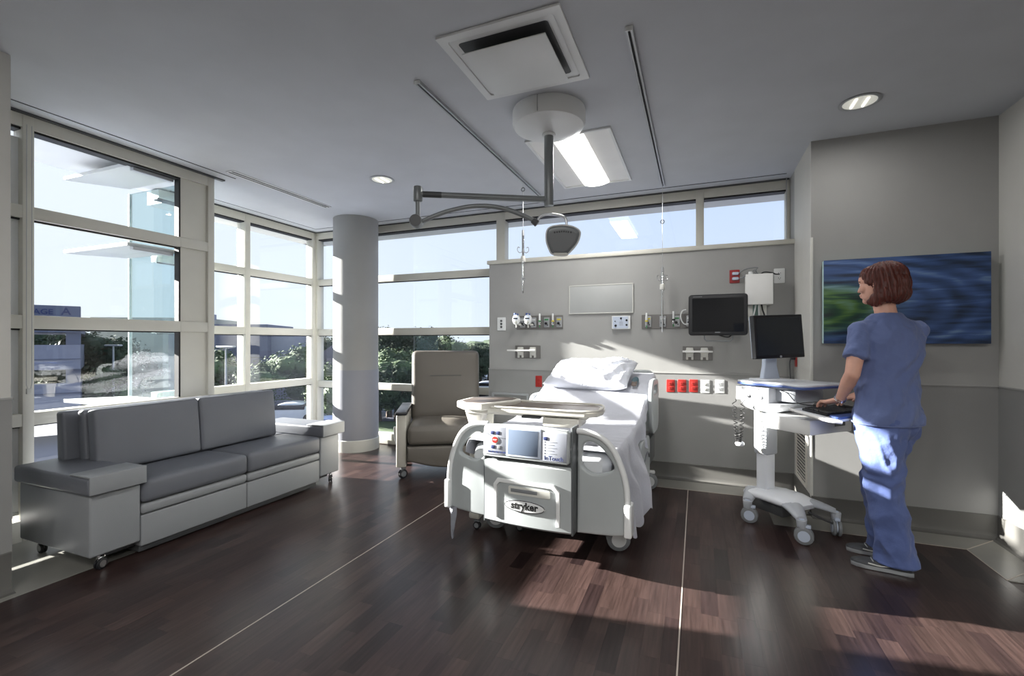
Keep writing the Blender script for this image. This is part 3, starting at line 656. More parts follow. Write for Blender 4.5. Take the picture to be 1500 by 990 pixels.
# wall monitor
mc = atY(1051, 462, YH-.22); t_ = thing('wall_monitor', 'black flat patient monitor on a bracket on the headwall, right of the drip hanger', 'monitor', (mc.x, YH-.22, mc.z), rz=0)
obj('bezel', plate(newbm(), rrect(-.228, -.168, .228, .178, .025), (), .045, .008, M=XZ), M_dark, t_)
obj('screen', plate(newbm(), rrect(-.198, -.138, .198, .146, .004), (), .002, 0, M=T(0, -.0235, 0) @ XZ), M_scr, t_)
bm = newbm(); [box(bm, -.19+k*.009, -.0236, .157, -.184+k*.009, -.0228, .163) for k in range(8)]; obj('badge_print', bm, M_grey, t_)
bm = newbm(); box(bm, -.02, -.0246, -.147, .02, -.0225, -.138); obj('button_strip', bm, M_grey, t_)
obj('handle', tube(newbm(), [(-.10, .01, -.15), (-.10, .0, -.20), (-.085, 0, -.215), (.10, 0, -.215), (.115, 0, -.20), (.115, .01, -.15)], .006, 8), M_grey, t_)
bm = newbm(); box(bm, -.05, .02, -.06, .05, .06, .06, bev=.006); cyl(bm, (0, .05, 0), (0, .205, 0), .028, .028, 16); box(bm, -.04, .2, -.1, .04, .22, .1, bev=.004); obj('wall_bracket', bm, M_grey, t_)
obj('cable', tube(newbm(), [(.0, .0, -.158), (.04, -.0, -.175), (.09, .01, -.18), (.12, .03, -.14)], .006, 8, smooth=5), M_dark, t_)
q = HW(1012, 462); o = obj('power_cable', tube(newbm(), smoothpath([(0, -.02, .05), (-.03, -.03, .04), (-.045, -.035, 0), (-.035, -.035, -.05), (-.005, -.03, -.08), (.06, -.03, -.06)], 6), .006, 8), M_white); o.location = (HW(1005, 462).x, YH, q.z); tag(o, 'white coiled cable peeping out left of the wall monitor', 'cable')
# small red tag outlet seen over the cart beside the corner (on the return wall)
p = atX(1167, 527, XRET); t_ = thing('power_outlet', 'small red power outlet with plug on the narrow return wall under the cart monitor', 'wall outlet', (XRET-.0, p.y, p.z), rz=-PI/2)
obj('cover', plate(newbm(), rrect(-.037, -.057, .037, .057, .006), (), .008, .0025, M=T(0, -.006, 0) @ XZ), M_red, t_)
obj('plug', bx(-.022, -.045, 0, .022, -.01, .028, bev=.005), M_dark, t_)
obj('plug_cord', tube(newbm(), [(0, -.04, .01), (0, -.05, -.03), (0, -.045, -.15), (.0, -.04, -.35)], .005, 8, smooth=4), M_dgrey, t_)
# bumper frame seen left of the bed (low wall panel)
a = HW(722, 577); b_ = HW(775, 577)
t_ = thing('headwall_bumper', 'low pale rectangular bumper frame on the headwall left of the bed', 'wall bumper', ((a.x+b_.x)/2, YH, .55))
h_ = (b_.x-a.x)/2
obj('frame', plate(newbm(), rrect(-h_, -.28, h_, a.z-.55+.02, .01), [rrect(-h_+.022, -.258, h_-.022, a.z-.55, .006)], .03, .003, M=T(0, -.015, 0) @ XZ), M_alu, t_)
obj('infill', bx(-h_+.02, -.01, -.258, h_-.02, 0, a.z-.55), M_wall2, t_)
# painting
pmn = bpy.data.materials.new('painted_ripples'); pmn.use_nodes = True; t = pmn.node_tree; b = t.nodes['Principled BSDF']
tcn = t.nodes.new('ShaderNodeTexCoord'); mp = t.nodes.new('ShaderNodeMapping'); t.links.new(tcn.outputs['Object'], mp.inputs[0]); mp.inputs['Scale'].default_value = (.9, 1, 1)
nz = t.nodes.new('ShaderNodeTexNoise'); nz.inputs['Scale'].default_value = 3; nz.inputs['Detail'].default_value = 3; t.links.new(mp.outputs[0], nz.inputs['Vector'])
# ripples: rings centred left of the picture
sub = t.nodes.new('ShaderNodeVectorMath'); sub.operation = 'SUBTRACT'; t.links.new(mp.outputs[0], sub.inputs[0]); sub.inputs[1].default_value = (-.50, 0, -.02)
scl = t.nodes.new('ShaderNodeVectorMath'); scl.operation = 'MULTIPLY'; t.links.new(sub.outputs[0], scl.inputs[0]); scl.inputs[1].default_value = (.42, 0, 1.25)
ad = t.nodes.new('ShaderNodeVectorMath'); ad.operation = 'MULTIPLY_ADD'; t.links.new(nz.outputs['Color'], ad.inputs[0]); ad.inputs[1].default_value = (.10, 0, .07); t.links.new(scl.outputs[0], ad.inputs[2])
ln_ = t.nodes.new('ShaderNodeVectorMath'); ln_.operation = 'LENGTH'; t.links.new(ad.outputs[0], ln_.inputs[0])
m1 = t.nodes.new('ShaderNodeMath'); m1.operation = 'MULTIPLY'; t.links.new(ln_.outputs['Value'], m1.inputs[0]); m1.inputs[1].default_value = 95
sn = t.nodes.new('ShaderNodeMath'); sn.operation = 'SINE'; t.links.new(m1.outputs[0], sn.inputs[0])
mp2 = t.nodes.new('ShaderNodeMapping'); mp2.inputs['Scale'].default_value = (2.0, 1, 22); t.links.new(tcn.outputs['Object'], mp2.inputs[0])
n2 = t.nodes.new('ShaderNodeTexNoise'); n2.inputs['Scale'].default_value = 1; n2.inputs['Detail'].default_value = 4; n2.inputs['Distortion'].default_value = .6; t.links.new(mp2.outputs[0], n2.inputs['Vector'])
m2 = t.nodes.new('ShaderNodeMath'); m2.operation = 'MULTIPLY_ADD'; t.links.new(sn.outputs[0], m2.inputs[0]); m2.inputs[1].default_value = .075; t.links.new(n2.outputs['Fac'], m2.inputs[2])
crb = t.nodes.new('ShaderNodeValToRGB'); t.links.new(m2.outputs[0], crb.inputs[0]); e = crb.color_ramp.elements
e[0].position = .30; e[0].color = lin((22, 40, 66)); e[1].position = .76; e[1].color = lin((112, 140, 174)); q = e.new(.48); q.color = lin((46, 72, 116)); q = e.new(.60); q.color = lin((62, 90, 142))
crg = t.nodes.new('ShaderNodeValToRGB'); t.links.new(m2.outputs[0], crg.inputs[0]); e = crg.color_ramp.elements
e[0].position = .32; e[0].color = lin((10, 26, 34)); e[1].position = .75; e[1].color = lin((112, 150, 140)); q = e.new(.48); q.color = lin((30, 74, 48)); q = e.new(.58); q.color = lin((76, 112, 52))
sxy = t.nodes.new('ShaderNodeSeparateXYZ'); t.links.new(ad.outputs[0], sxy.inputs[0])
mrg = t.nodes.new('ShaderNodeMapRange'); t.links.new(ln_.outputs['Value'], mrg.inputs[0]); mrg.inputs[1].default_value = .16; mrg.inputs[2].default_value = .30; mrg.interpolation_type = 'SMOOTHSTEP'
mxx = t.nodes.new('ShaderNodeMix'); mxx.data_type = 'RGBA'; t.links.new(mrg.outputs[0], mxx.inputs[0]); t.links.new(crg.outputs[0], mxx.inputs[6]); t.links.new(crb.outputs[0], mxx.inputs[7])
t.links.new(mxx.outputs[2], b.inputs['Base Color']); b.inputs['Roughness'].default_value = .55
t_ = thing('painting', 'wide frameless canvas of blue and green water ripples on the far right wall', 'painting', (1.268, YR-.06, 1.53))
obj('canvas', bx(-.445, -.008, -.29, .445, .0, .29, bev=.001), pmn, t_)
obj('stretcher', bx(-.444, .0, -.289, .444, .045, .289), mat('canvas_edge', (170, 196, 196), .7), t_)

# ============================================================ SOFA
sf = thing('sofa', 'long grey leather sleeper sofa with storage arms under the left window', 'sofa', (-3.35, 2.37, 0))
SX, SY = -3.35, 2.37
def sb(name, x0, y0, z0, x1, y1, z1, m_, bev=.012, seg=3, parent=None, **k): return obj(name, bx(x0-SX, y0-SY, z0, x1-SX, y1-SY, z1, bev=bev, seg=seg), m_, parent or sf, **k)
sb('arm', -3.71, 1.44, .09, -3.005, 1.685, .425, M_leather2); sb('arm', -3.71, 3.065, .09, -3.005, 3.285, .425, M_leather2)
for y0, y1 in ((1.42, 1.70), (3.055, 3.32)):
    c = sb('arm_cushion', -3.73, y0, .428, -2.975, y1, .525, M_leather, bev=.018)
    sb('arm_tray', -3.16, y0+.004, .524, -2.972, y1-.004, .534, M_leather2, bev=.004, parent=c)
    sb('arm_tray_edge', -2.979, y0+.004, .435, -2.968, y1-.004, .534, M_leather2, bev=.004, parent=c)
sb('drawer_front', -3.40, 1.69, .055, -3.012, 2.372, .235, M_leather2, bev=.008); sb('drawer_front', -3.40, 2.377, .055, -3.012, 3.062, .235, M_leather2, bev=.008)
sb('apron', -3.5, 1.69, .24, -3.006, 2.372, .30, M_leather2, bev=.018); sb('apron', -3.5, 2.377, .24, -3.006, 3.062, .30, M_leather2, bev=.018)
sb('plinth', -3.66, 1.7, .012, -3.05, 3.06, .06, M_dgrey, bev=.003)
sb('plinth', -3.66, 1.52, .05, -3.08, 1.7, .09, M_dgrey, bev=.003); sb('plinth', -3.66, 3.06, .05, -3.08, 3.22, .09, M_dgrey, bev=.003)
def cushion(name, x0, y0, z0, x1, y1, z1, m_, puff=.012, bev=.03, tilt=0, parent=None, crown='z'):
    bm = newbm(); box(bm, x0, y0, z0, x1, y1, z1, bev=bev, seg=4)
    bmesh.ops.subdivide_edges(bm, edges=[e for e in bm.edges if e.calc_length() > .12], cuts=7, use_grid_fill=True)
    c = Vector(((x0+x1)/2, (y0+y1)/2, (z0+z1)/2)); hx, hy, hz = (x1-x0)/2, (y1-y0)/2, (z1-z0)/2
    for v in bm.verts:
        a, b2, g_ = (v.co.x-c.x)/hx, (v.co.y-c.y)/hy, (v.co.z-c.z)/hz
        if crown == 'z' and g_ > .5: v.co.z += puff*(1-a*a)*(1-b2*b2)+.004*noise.noise(v.co*6)
        if crown == 'x' and a > .5: v.co.x += puff*(1-g_*g_)*(1-b2*b2)+.004*noise.noise(v.co*6)
        if crown == 'y' and b2 < -.5: v.co.y -= puff*(1-g_*g_)*(1-a*a)+.004*noise.noise(v.co*6)
    if tilt: bmesh.ops.rotate(bm, verts=bm.verts, cent=(c.x, c.y, z0), matrix=Matrix.Rotation(tilt, 3, 'X' if crown == 'y' else 'Y'))
    return obj(name, bm, m_, parent or sf, ang=60)
for y0, y1 in ((1.69, 2.3735), (2.3755, 3.06)):
    cushion('seat_cushion', -3.42-SX, y0-SY, .305, -2.995-SX, y1-SY, .44, M_leather, .010, .03)
for y0, y1 in ((1.66, 2.2985), (2.3005, 2.95)):
    cushion('back_cushion', -3.465-SX, y0-SY, .445, -3.375-SX, y1-SY, .835, M_leather, .014, .022, tilt=-.10, crown='x')
cushion('folded_cushion', -3.56-SX, 1.655-SY, .44, -3.495-SX, 2.95-SY, .828, M_leather, .006, .02, tilt=-.08, crown='x')
cushion('back_panel', -3.68-SX, 1.60-SY, .40, -3.60-SX, 2.98-SY, .82, M_leather, .004, .018, tilt=-.05, crown='x')
sb('back_panel', -3.69, 1.69, .1, -3.42, 3.06, .44, M_leather, bev=.01)
def caster(parent, x, y, r=.03, wid=.018, h=.09, rz=0, m_=M_dark, hub=M_chrome, trail=.012, z0=0):
    M = T(x, y, z0) @ R(rz, 'Z')
    bm = newbm(); s = bmesh.new(); merge(bm, s)
    for d_ in (-1, 1):
        s = bmesh.new(); bmesh.ops.create_cone(s, cap_ends=True, segments=24, radius1=r, radius2=r, depth=wid*.55)
        ed = [e for e in s.edges if abs(e.verts[0].co.z-e.verts[1].co.z) < 1e-6]; bmesh.ops.bevel(s, geom=ed, offset=r*.14, segments=2, profile=.5, affect='EDGES')
        merge(bm, s, M @ T(trail, d_*wid*.42, r) @ R(PI/2, 'X'))
    wh = obj('caster', bm, m_, parent)
    bm = newbm(); s = bmesh.new(); bmesh.ops.create_cone(s, cap_ends=True, segments=20, radius1=r*.62, radius2=r*.62, depth=wid*1.55); merge(bm, s, M @ T(trail, 0, r) @ R(PI/2, 'X')); obj('hub', bm, hub, wh)
    bm = newbm(); box(bm, -r*.3, -wid*.45, r*1.9, trail+r*.7, wid*.45, r*2.25, bev=r*.1, M=M); box(bm, -r*.2, -wid*.14, r*.9, trail+.3*r, wid*.14, r*2.0, bev=r*.05, M=M)
    cyl(bm, (M @ Vector((0, 0, r*2.1))), (M @ Vector((0, 0, h))), r*.28, r*.28, 12); obj('caster_fork', bm, hub, wh); return wh
caster(sf, -3.045-SX, 1.50-SY, .031, .02, .09, rz=PI*.6); caster(sf, -3.045-SX, 3.22-SY, .031, .02, .09, rz=PI*.7); caster(sf, -3.62-SX, 1.50-SY, .031, .02, .09); caster(sf, -3.62-SX, 3.22-SY, .031, .02, .09)

# ============================================================ RECLINER  (local -y = forward)
rc = thing('recliner', 'taupe vinyl hospital recliner with high back between the column and the bed', 'recliner', (-2.344, 4.05, 0), rz=math.radians(30))
for s_ in (-1, 1):
    a_ = obj('arm', bx(s_*.40-.045, -.40, .11, s_*.40+.045, .30, .585, bev=.012, seg=3), mat('pale_vinyl', (176, 172, 162), .45, bump=.1, bscale=300), rc)
    obj('arm_cap', bx(s_*.40-.052, -.415, .585, s_*.40+.052, .28, .615, bev=.008), M_dark, a_)
    caster(rc, s_*.40, -.35, .042, .026, .13, rz=.6, hub=M_grey); caster(rc, s_*.40, .26, .042, .026, .13, hub=M_grey)
cushion('seat', -.345, -.43, .31, .345, .2, .48, M_taupe, .03, .045, parent=rc)
# leg-rest with a curved lower edge
pts = [(-.345, .30), (.345, .30), (.345, .17)]+[(.345-.69*k/12, .17-.065*math.sin(PI*k/12)**1.2) for k in range(1, 12)]+[(-.345, .17)]
obj('leg_rest', plate(newbm(), pts[::-1], (), .10, .022, M=T(0, -.385, 0) @ XZ), M_taupe, rc)
bk = cushion('backrest', -.352, .16, .42, .352, .32, 1.16, M_taupe, .03, .05, tilt=-.10, parent=rc, crown='y')
obj('backrest_seam', tube(newbm(), [(-.16, .142, .905), (-.08, .137, .905), (.08, .137, .905), (.16, .142, .905)], .003, 6), M_dgrey, rc)
obj('base_frame', bx(-.36, -.30, .13, .36, .30, .30, bev=.01), M_dgrey, rc)
obj('release_lever', tube(newbm(), [(-.46, -.16, .28), (-.475, -.19, .36), (-.475, -.22, .45)], .012, 10, smooth=3), M_dgrey, rc)

# ============================================================ HOSPITAL BED (local: foot at y=0, head +y)
bd = thing('hospital_bed', 'white hospital bed with grey footboard, its head raised against the headwall', 'hospital bed', (-.885, 2.50, 0), rz=-math.radians(2.7))
BM = Matrix.Translation((-.885, 2.50, 0)) @ R(-math.radians(2.7), 'Z')
def wing(sx):
    ou = smoothpath([(.27, .20, 0), (.535, .225, 0), (.548, .30, 0), (.545, .46, 0), (.52, .575, 0), (.47, .68, 0), (.41, .735, 0), (.34, .758, 0), (.275, .762, 0)], 4)
    hole = smoothpath([(.30, .575, 0), (.30, .64, 0), (.315, .695, 0), (.36, .705, 0), (.41, .675, 0), (.455, .62, 0), (.475, .575, 0), (.44, .55, 0), (.36, .535, 0)], 4, True)
    ou = [(p.x*sx, p.y) for p in ou]; hole = [(p.x*sx, p.y) for p in hole]
    if sx > 0: pass
    return ou, hole
M_bed = mat('bed_plastic', (160, 165, 166), .38); M_bedd = mat('bed_plastic_dark', (86, 90, 92), .42)
fb = obj('footboard_wing', plate(newbm(), *[wing(-1)[0], [wing(-1)[1]]], .045, .014, M=T(0, .02, 0) @ XZ), M_bed, bd)
fb2 = obj('footboard_wing', plate(newbm(), *[wing(1)[0], [wing(1)[1]]], .045, .014, M=T(0, .02, 0) @ XZ), M_bed, bd)
for o_, sx in ((fb, -1), (fb2, 1)):
    rim = [(p[0], -.004, p[1]) for p in wing(sx)[0][6:]]
    obj('grab_rim', tube(newbm(), rim, .016, 10), M_white, o_)
    obj('corner_bumper', bx(sx*.552-.02, -.03, .225, sx*.552+.02, .05, .40, bev=.01, seg=3), M_white, o_)
# centre pod
def pod(x0, x1, z0, z1, y, bulge=.02, n=10):
    rings = []
    for k in range(n+1):
        a = -1+2*k/n; x = x0+(x1-x0)*k/n; yf = y-bulge*(1-a*a)
        rings.append([Vector((x, yf+.012, z0)), Vector((x, yf, z0+.012)), Vector((x, yf, z1-.012)), Vector((x, yf+.012, z1)), Vector((x, .04, z1)), Vector((x, .04, z0))])
    bm = newbm(); loft(bm, rings); return bm
pd = obj('footboard_pod', pod(-.262, .262, .212, .572, -.075), M_bed, bd)
obj('pod_side', bx(.258, -.07, .205, .272, .04, .79, bev=.004), M_bedd, bd); obj('pod_side', bx(-.272, -.07, .205, -.258, .04, .75, bev=.004), M_bedd, bd)
obj('pod_gap', bx(-.258, -.062, .565, .262, .04, .60), M_bedd, bd)
fr_o = [(-.19, .25), (-.195, .44), (-.17, .475), (.17, .475), (.205, .44), (.205, .25)]; fr_i = [(-.17, .25), (-.172, .435), (-.155, .452), (.155, .452), (.183, .432), (.183, .25)]
obj('pod_frame', plate(newbm(), fr_o+fr_i[::-1], (), .014, .004, M=T(0, -.092, 0) @ XZ), M_white, pd)
obj('label_slot', bx(-.085, -.099, .408, .075, -.094, .428, bev=.002), M_grey, pd)
obj('handle_recess', plate(newbm(), rrect(-.10, .395, .15, .44, .01), (), .004, .001, M=T(0, -.0945, 0) @ XZ), M_offw, pd)
lg = obj('badge', plate(newbm(), ellipse(0, .335, .118, .030, 36), (), .008, .003, M=T(0, -.099, 0) @ XZ), M_white, pd)
obj('badge_rim', tube(newbm(), [(.119*math.cos(2*PI*k/36), -.100, .335+.031*math.sin(2*PI*k/36)) for k in range(36)], .003, 6, closed=True), M_chrome, pd)
bm = newbm(); text(bm, 'stryker', .056, T(0, -.1035, .337) @ XZ, .0012, 1.0, .03)
ob = obj('lettering', bm, M_black, pd)
# control panel, leaning slightly back
CM = T(0, -.075, .685) @ R(-.06, 'X')
cp = obj('control_panel', plate(newbm(), smoothpath([(-.25, -.085, 0), (.24, -.095, 0), (.255, -.08, 0), (.258, .07, 0), (.24, .092, 0), (.0, .10, 0), (-.235, .088, 0), (-.256, .075, 0), (-.262, -.07, 0)], 3, True) and [(-.255, -.092), (.245, -.095), (.256, -.085), (.258, .07), (.245, .088), (.10, .098), (-.08, .098), (-.245, .09), (-.258, .075), (-.262, -.08)], (), .04, .009, M=CM @ XZ), M_bed, bd)
def cpb(name, x0, z0, x1, z1, d0, d1, m_, bev=.001): return obj(name, bx(x0, -d1, z0, x1, -d0, z1, bev=bev, M=CM), m_, cp)
cpb('face_plate', -.245, -.078, -.105, .078, .018, .023, mat('panel_silver', (150, 154, 164), .4)); cpb('face_plate', .09, -.082, .245, .072, .018, .023, mat('panel_silver', (150, 154, 164), .4))
cpb('screen_bezel', -.112, -.078, .098, .085, .018, .026, M_lblue, .003); cpb('screen', -.10, -.066, .082, .072, .026, .028, M_lcd)
for x, z in ((-.20, .045), (-.165, .045), (-.195, -.035)): cpb('button', x-.011, z-.009, x+.011, z+.009, .022, .026, M_navy)
cpb('button', -.168, -.045, -.146, -.026, .022, .026, M_grey)
bm = newbm(); cyl(bm, CM @ Vector((-.183, -.022, .005)), CM @ Vector((-.183, -.028, .005)), .019, .018, 24); obj('stop_button', bm, M_red, cp)
bm = newbm(); cyl(bm, CM @ Vector((-.183, -.022, .005)), CM @ Vector((-.183, -.0245, .005)), .025, .025, 24); obj('stop_button_ring', bm, M_offw, cp)
bm = newbm(); text(bm, 'STOP', .011, CM @ T(-.183, -.0284, .005) @ XZ, .0004); obj('lettering', bm, M_white, cp)
bm = newbm(); 
for k in range(5): box(bm, -.225+k*.023, -.0245, -.066, -.207+k*.023, -.023, -.058, M=CM)
obj('caption', bm, M_navy, cp)
obj('printed_line', tube(newbm(), [CM @ Vector((-.24, -.0235, .04)), CM @ Vector((-.20, -.0235, .022)), CM @ Vector((-.107, -.0235, .016))], .0012, 6), M_dgrey, cp)
cpb('button', .112, .030, .135, .048, .022, .026, M_navy)
for k in range(5): cpb('indicator', .116, .018-k*.0155, .122, .023-k*.0155, .022, .0245, M_grey if k != 2 else M_cream2, .0005); cpb('printed_line', .130, .019-k*.0155, .130+(.045 if k % 2 else .06), .0215-k*.0155, .022, .0238, M_grey, .0002)
bm = newbm(); text(bm, 'InTouch', .033, CM @ T(.172, -.0236, -.066) @ XZ, .0003, 1, .004); obj('lettering', bm, M_navy, cp)
# frame, deck, wheels
obj('bed_frame', bx(-.40, .10, .25, .40, 1.78, .36, bev=.01), M_grey, bd)
obj('mattress_deck', bx(-.42, .07, .42, .42, 1.0, .50, bev=.01), M_bed, bd)
bm = newbm(); box(bm, -.41, 0, 0, .41, .78, .05, bev=.01, M=T(0, .98, .47) @ R(.33, 'X')); obj('mattress_deck', bm, M_bed, bd)
bm = newbm()
for x in (-.25, .25): box(bm, x-.03, .35, .2, x+.03, .45, .45, bev=.006); box(bm, x-.03, 1.3, .2, x+.03, 1.4, .45, bev=.006)
obj('lift_column', bm, M_dgrey, bd)
bm = newbm(); box(bm, -.40, .28, .135, .40, .36, .22, bev=.01); box(bm, -.40, 1.55, .135, .40, 1.63, .22, bev=.01); box(bm, -.36, .3, .15, -.28, 1.6, .21, bev=.01); box(bm, .28, .3, .15, .36, 1.6, .21, bev=.01); obj('base_frame', bm, M_dark, bd)
for x in (-.41, .41):
    for y in (.33, 1.60):
        caster(bd, x, y, .070, .045, .18, rz=.35 if y < 1 else .2, m_=M_grey, hub=M_white, trail=.02)
obj('foot_panel', bx(-.30, .05, .16, .20, .30, .215, bev=.01), M_dark, bd)
# mattress: swept profile
def mz(y):
    pts = [(.04, .615), (.35, .625), (.75, .645), (1.0, .69), (1.25, .785), (1.5, .885), (1.76, .965)]
    for (a, za), (b2, zb) in zip(pts, pts[1:]):
        if y <= b2: k = max(0, (y-a)/(b2-a)); return za+(zb-za)*k
    return pts[-1][1]
rings = []
for k in range(25):
    y = .05+1.72*k/24; z = mz(y); thk = .15; hw_ = .43
    e_ = .03 if k in (0, 24) else 0
    rings.append([Vector((a, y+(.04 if y > 1.1 else 0)*0, b2)) for a, b2 in [(x, z-thk/2+zz) for x, zz in rrect(-hw_+e_, -thk/2+e_, hw_-e_, thk/2-e_, .05-e_*.6, 4)]])
bm = newbm(); loft(bm, rings); obj('mattress', bm, mat('mattress_grey', (196, 199, 202), .6), bd, ang=50)
# siderails
def rail(x, y0, y1, z0, z1, s_, name='siderail', r=.05, holes=True):
    M = T(x, (y0+y1)/2, (z0+z1)/2) @ R(PI/2, 'Z') @ XZ; h1, h2 = (y1-y0)/2, (z1-z0)/2
    ho = [rrect(-h1+.06, h2-.12, h1-.06, h2-.05, .03)] if holes else []
    return obj(name, plate(newbm(), rrect(-h1, -h2, h1, h2, r), ho, .035, .010, M=M), M_bed, bd)
rail(.49, 1.26, 1.62, .52, .95, 1, r=.10); rail(-.50, 1.20, 1.66, .40, .80, -1, r=.10)
q = rail(.485, .72, 1.14, .22, .56, 1, r=.07, holes=False); obj('rail_control', tube(newbm(), [(.506, .80, .33), (.508, .88, .42), (.508, 1.0, .45), (.506, 1.08, .40)], .006, 8, smooth=5), M_grey, q)
rail(-.485, .72, 1.14, .22, .56, -1, r=.07, holes=False)
obj('headboard', plate(newbm(), rrect(-.46, .45, .46, 1.0, .08), [rrect(-.3, .82, .3, .93, .04)], .04, .012, M=T(0, 1.82, 0) @ XZ), M_bed, bd)
obj('rail_bracket', bx(.44, 1.15, .30, .49, 1.5, .5, bev=.01), M_dgrey, bd)
# fitted sheet and drape as one cloth: grid over x (across) and y (along)
def cloth(name, label, y0, y1, xl, xr, droplf, droprt, off, m_, nx=90, ny=80, amp=.006, seed=0, thick=.003, cat='bed sheet'):
    """droplf/droprt: functions y-> hanging length"""
    bm = newbm(); G = []
    for j in range(ny+1):
        v = j/ny; y = y0+(y1-y0)*v; z = mz(y)+off; row = []; dl, dr = droplf(v), droprt(v); tot = dl+(xr-xl)+dr
        for i in range(nx+1):
            s_ = -dl+tot*i/nx; R_ = .05
            if s_ < 0: x = xl-.012+s_*0; d_ = -s_; x = xl-.01-min(d_, R_)*.35-.03*d_; zz = z-max(0, d_-R_*.4); h = min(1, d_/.25)
            elif s_ > xr-xl: d_ = s_-(xr-xl); x = xr+.01+min(d_, R_)*.35+.10*d_; zz = z-max(0, d_-R_*.4); h = min(1, d_/.25)
            else: x = xl+s_; zz = z; h = 0
            n_ = noise.noise(Vector((x*5+seed, y*9, seed)))+.5*noise.noise(Vector((x*14, y*22+seed, 1)))
            fold = math.sin(y*24+2.5*noise.noise(Vector((y*4, seed, d_ if h else 0)))+3*noise.noise(Vector((zz*5, y*3, seed))))
            if h: x += (1 if s_ > 0 else -1)*(h*.016*fold+.010*n_*h+.012*h+(.075*h*min(1, max(0, d_/.4))*(.35+v) if droprt(v) > .3 else 0)); y_ = y+.012*n_*h
            else: zz += amp*n_; y_ = y
            row.append(bm.verts.new(Vector((x, y_, max(zz, .02)))))
        G.append(row)
    for j in range(ny):
        for i in range(nx): bm.faces.new((G[j][i], G[j][i+1], G[j+1][i+1], G[j+1][i]))
    bmesh.ops.recalc_face_normals(bm, faces=bm.faces)
    bmesh.ops.solidify(bm, geom=list(bm.faces), thickness=-thick)
    o = obj(name, bm, m_, ang=80); o.matrix_world = BM; return tag(o, label, cat) if label else o
cloth('fitted_sheet', 'white fitted sheet stretched over the raised head of the mattress', .70, 1.755, -.43, .43, lambda v: .10, lambda v: .10, .010, M_sheet, amp=.004, seed=3)
cloth('top_sheet', 'rumpled white top sheet on the foot of the bed, hanging down its right side', .07, 1.02, -.43, .44,
      lambda v: .10+.05*math.sin(v*9), lambda v: (.46+.015*math.sin(v*40)) if v < .60 else (max(.13, .46-(v-.60)*3.2) if v < .80 else .13+.10*math.sin((v-.8)*PI/.2*.8)), .022, M_sheet, ny=100, amp=.010, seed=8)
# loose corner hanging on the left
bm = newbm(); G = []
for j in range(15):
    v = j/14; wd = .055*(1-v)**.7+.002; G.append([Vector((-.535+.018*v+wd*(i/4-.3), -.012+.012*math.sin(i*1.7+v*5), .235-.20*v)) for i in range(5)])
G2 = [[bm.verts.new(q) for q in r_] for r_ in G]
for j in range(14):
    for i in range(4): bm.faces.new((G2[j][i], G2[j][i+1], G2[j+1][i+1], G2[j+1][i]))
bmesh.ops.solidify(bm, geom=list(bm.faces), thickness=.003)
o = obj('sheet_corner', bm, M_sheet, bd, ang=80)
# pillow
bm = newbm(); PW, PL, PH = .37, .22, .085; nu, nv = 64, 40; top = []; bot = []
for side in (1, -1):
    rows = []
    for j in range(nv+1):
        row = []
        for i in range(nu+1):
            u = -1+2*i/nu; v = -1+2*j/nv
            ed = (max(0, 1-u**4)*max(0, 1-v**4))**.5
            pin = 1-.10*(1-abs(u))**1.0*(abs(v)**3)
            x = u*PW*(1-.06*(1-abs(v))*abs(u)**3*-1*0-.05*(1-v*v)*u*u*0); y = v*PL*(1-.08*(1-u*u)*abs(v)**4*0)
            x *= 1-.05*(1-v*v)*abs(u)**3*-1*-1; y *= 1-.07*(1-u*u)*abs(v)**3
            z = side*PH*ed*(1+.0)
            if side > 0:
                wr_ = noise.noise(Vector((u*2.2+v*3.2, u*1.1-v*.6, 2)))*.026+noise.noise(Vector((u*7+v*4, u*1.5-v*3, 7)))*.013
                rad = math.sin(11*math.atan2(v-1.3, u-1.2)*3.2+2*noise.noise(Vector((u*3, v*3, 4))))*.018*max(0, u-.2)*1.6
                rad2 = math.sin(10*math.atan2(v-1.4, u+1.0)*3)*.016*max(0, -v-.05)
                z += (wr_+rad+rad2)*min(1, ed*1.4)
            if j in (0, nv) or i in (0, nu): z = .0
            row.append(bm.verts.new((x, y, z)))
        rows.append(row)
    for j in range(nv):
        for i in range(nu): bm.faces.new((rows[j][i], rows[j][i+1], rows[j+1][i+1], rows[j+1][i]))
bmesh.ops.remove_doubles(bm, verts=bm.verts, dist=1e-4); bmesh.ops.recalc_face_normals(bm, faces=bm.faces)
o = obj('pillow', bm, M_pillow, ang=80); o.matrix_world = BM @ T(-.055, 1.515, mz(1.515)+.085) @ R(-.06, 'Z') @ R(.42, 'X'); tag(o, 'plump creased white pillow on the raised head of the bed', 'pillow')
# pendant controller beside the pillow
t_ = thing('call_pendant', 'dark bed call pendant lying beside the right end of the pillow', 'remote control', (0, 0, 0)); t_.matrix_world = BM @ T(.335, 1.49, mz(1.49)+.045) @ R(.37, 'X')
obj('handset', plate(newbm(), ellipse(0, 0, .028, .055), (), .03, .010), mat('pendant_teal', (60, 84, 92), .5), t_); obj('grip', bx(-.022, -.085, -.012, .022, -.03, .014, bev=.008, seg=3), M_tan, t_)

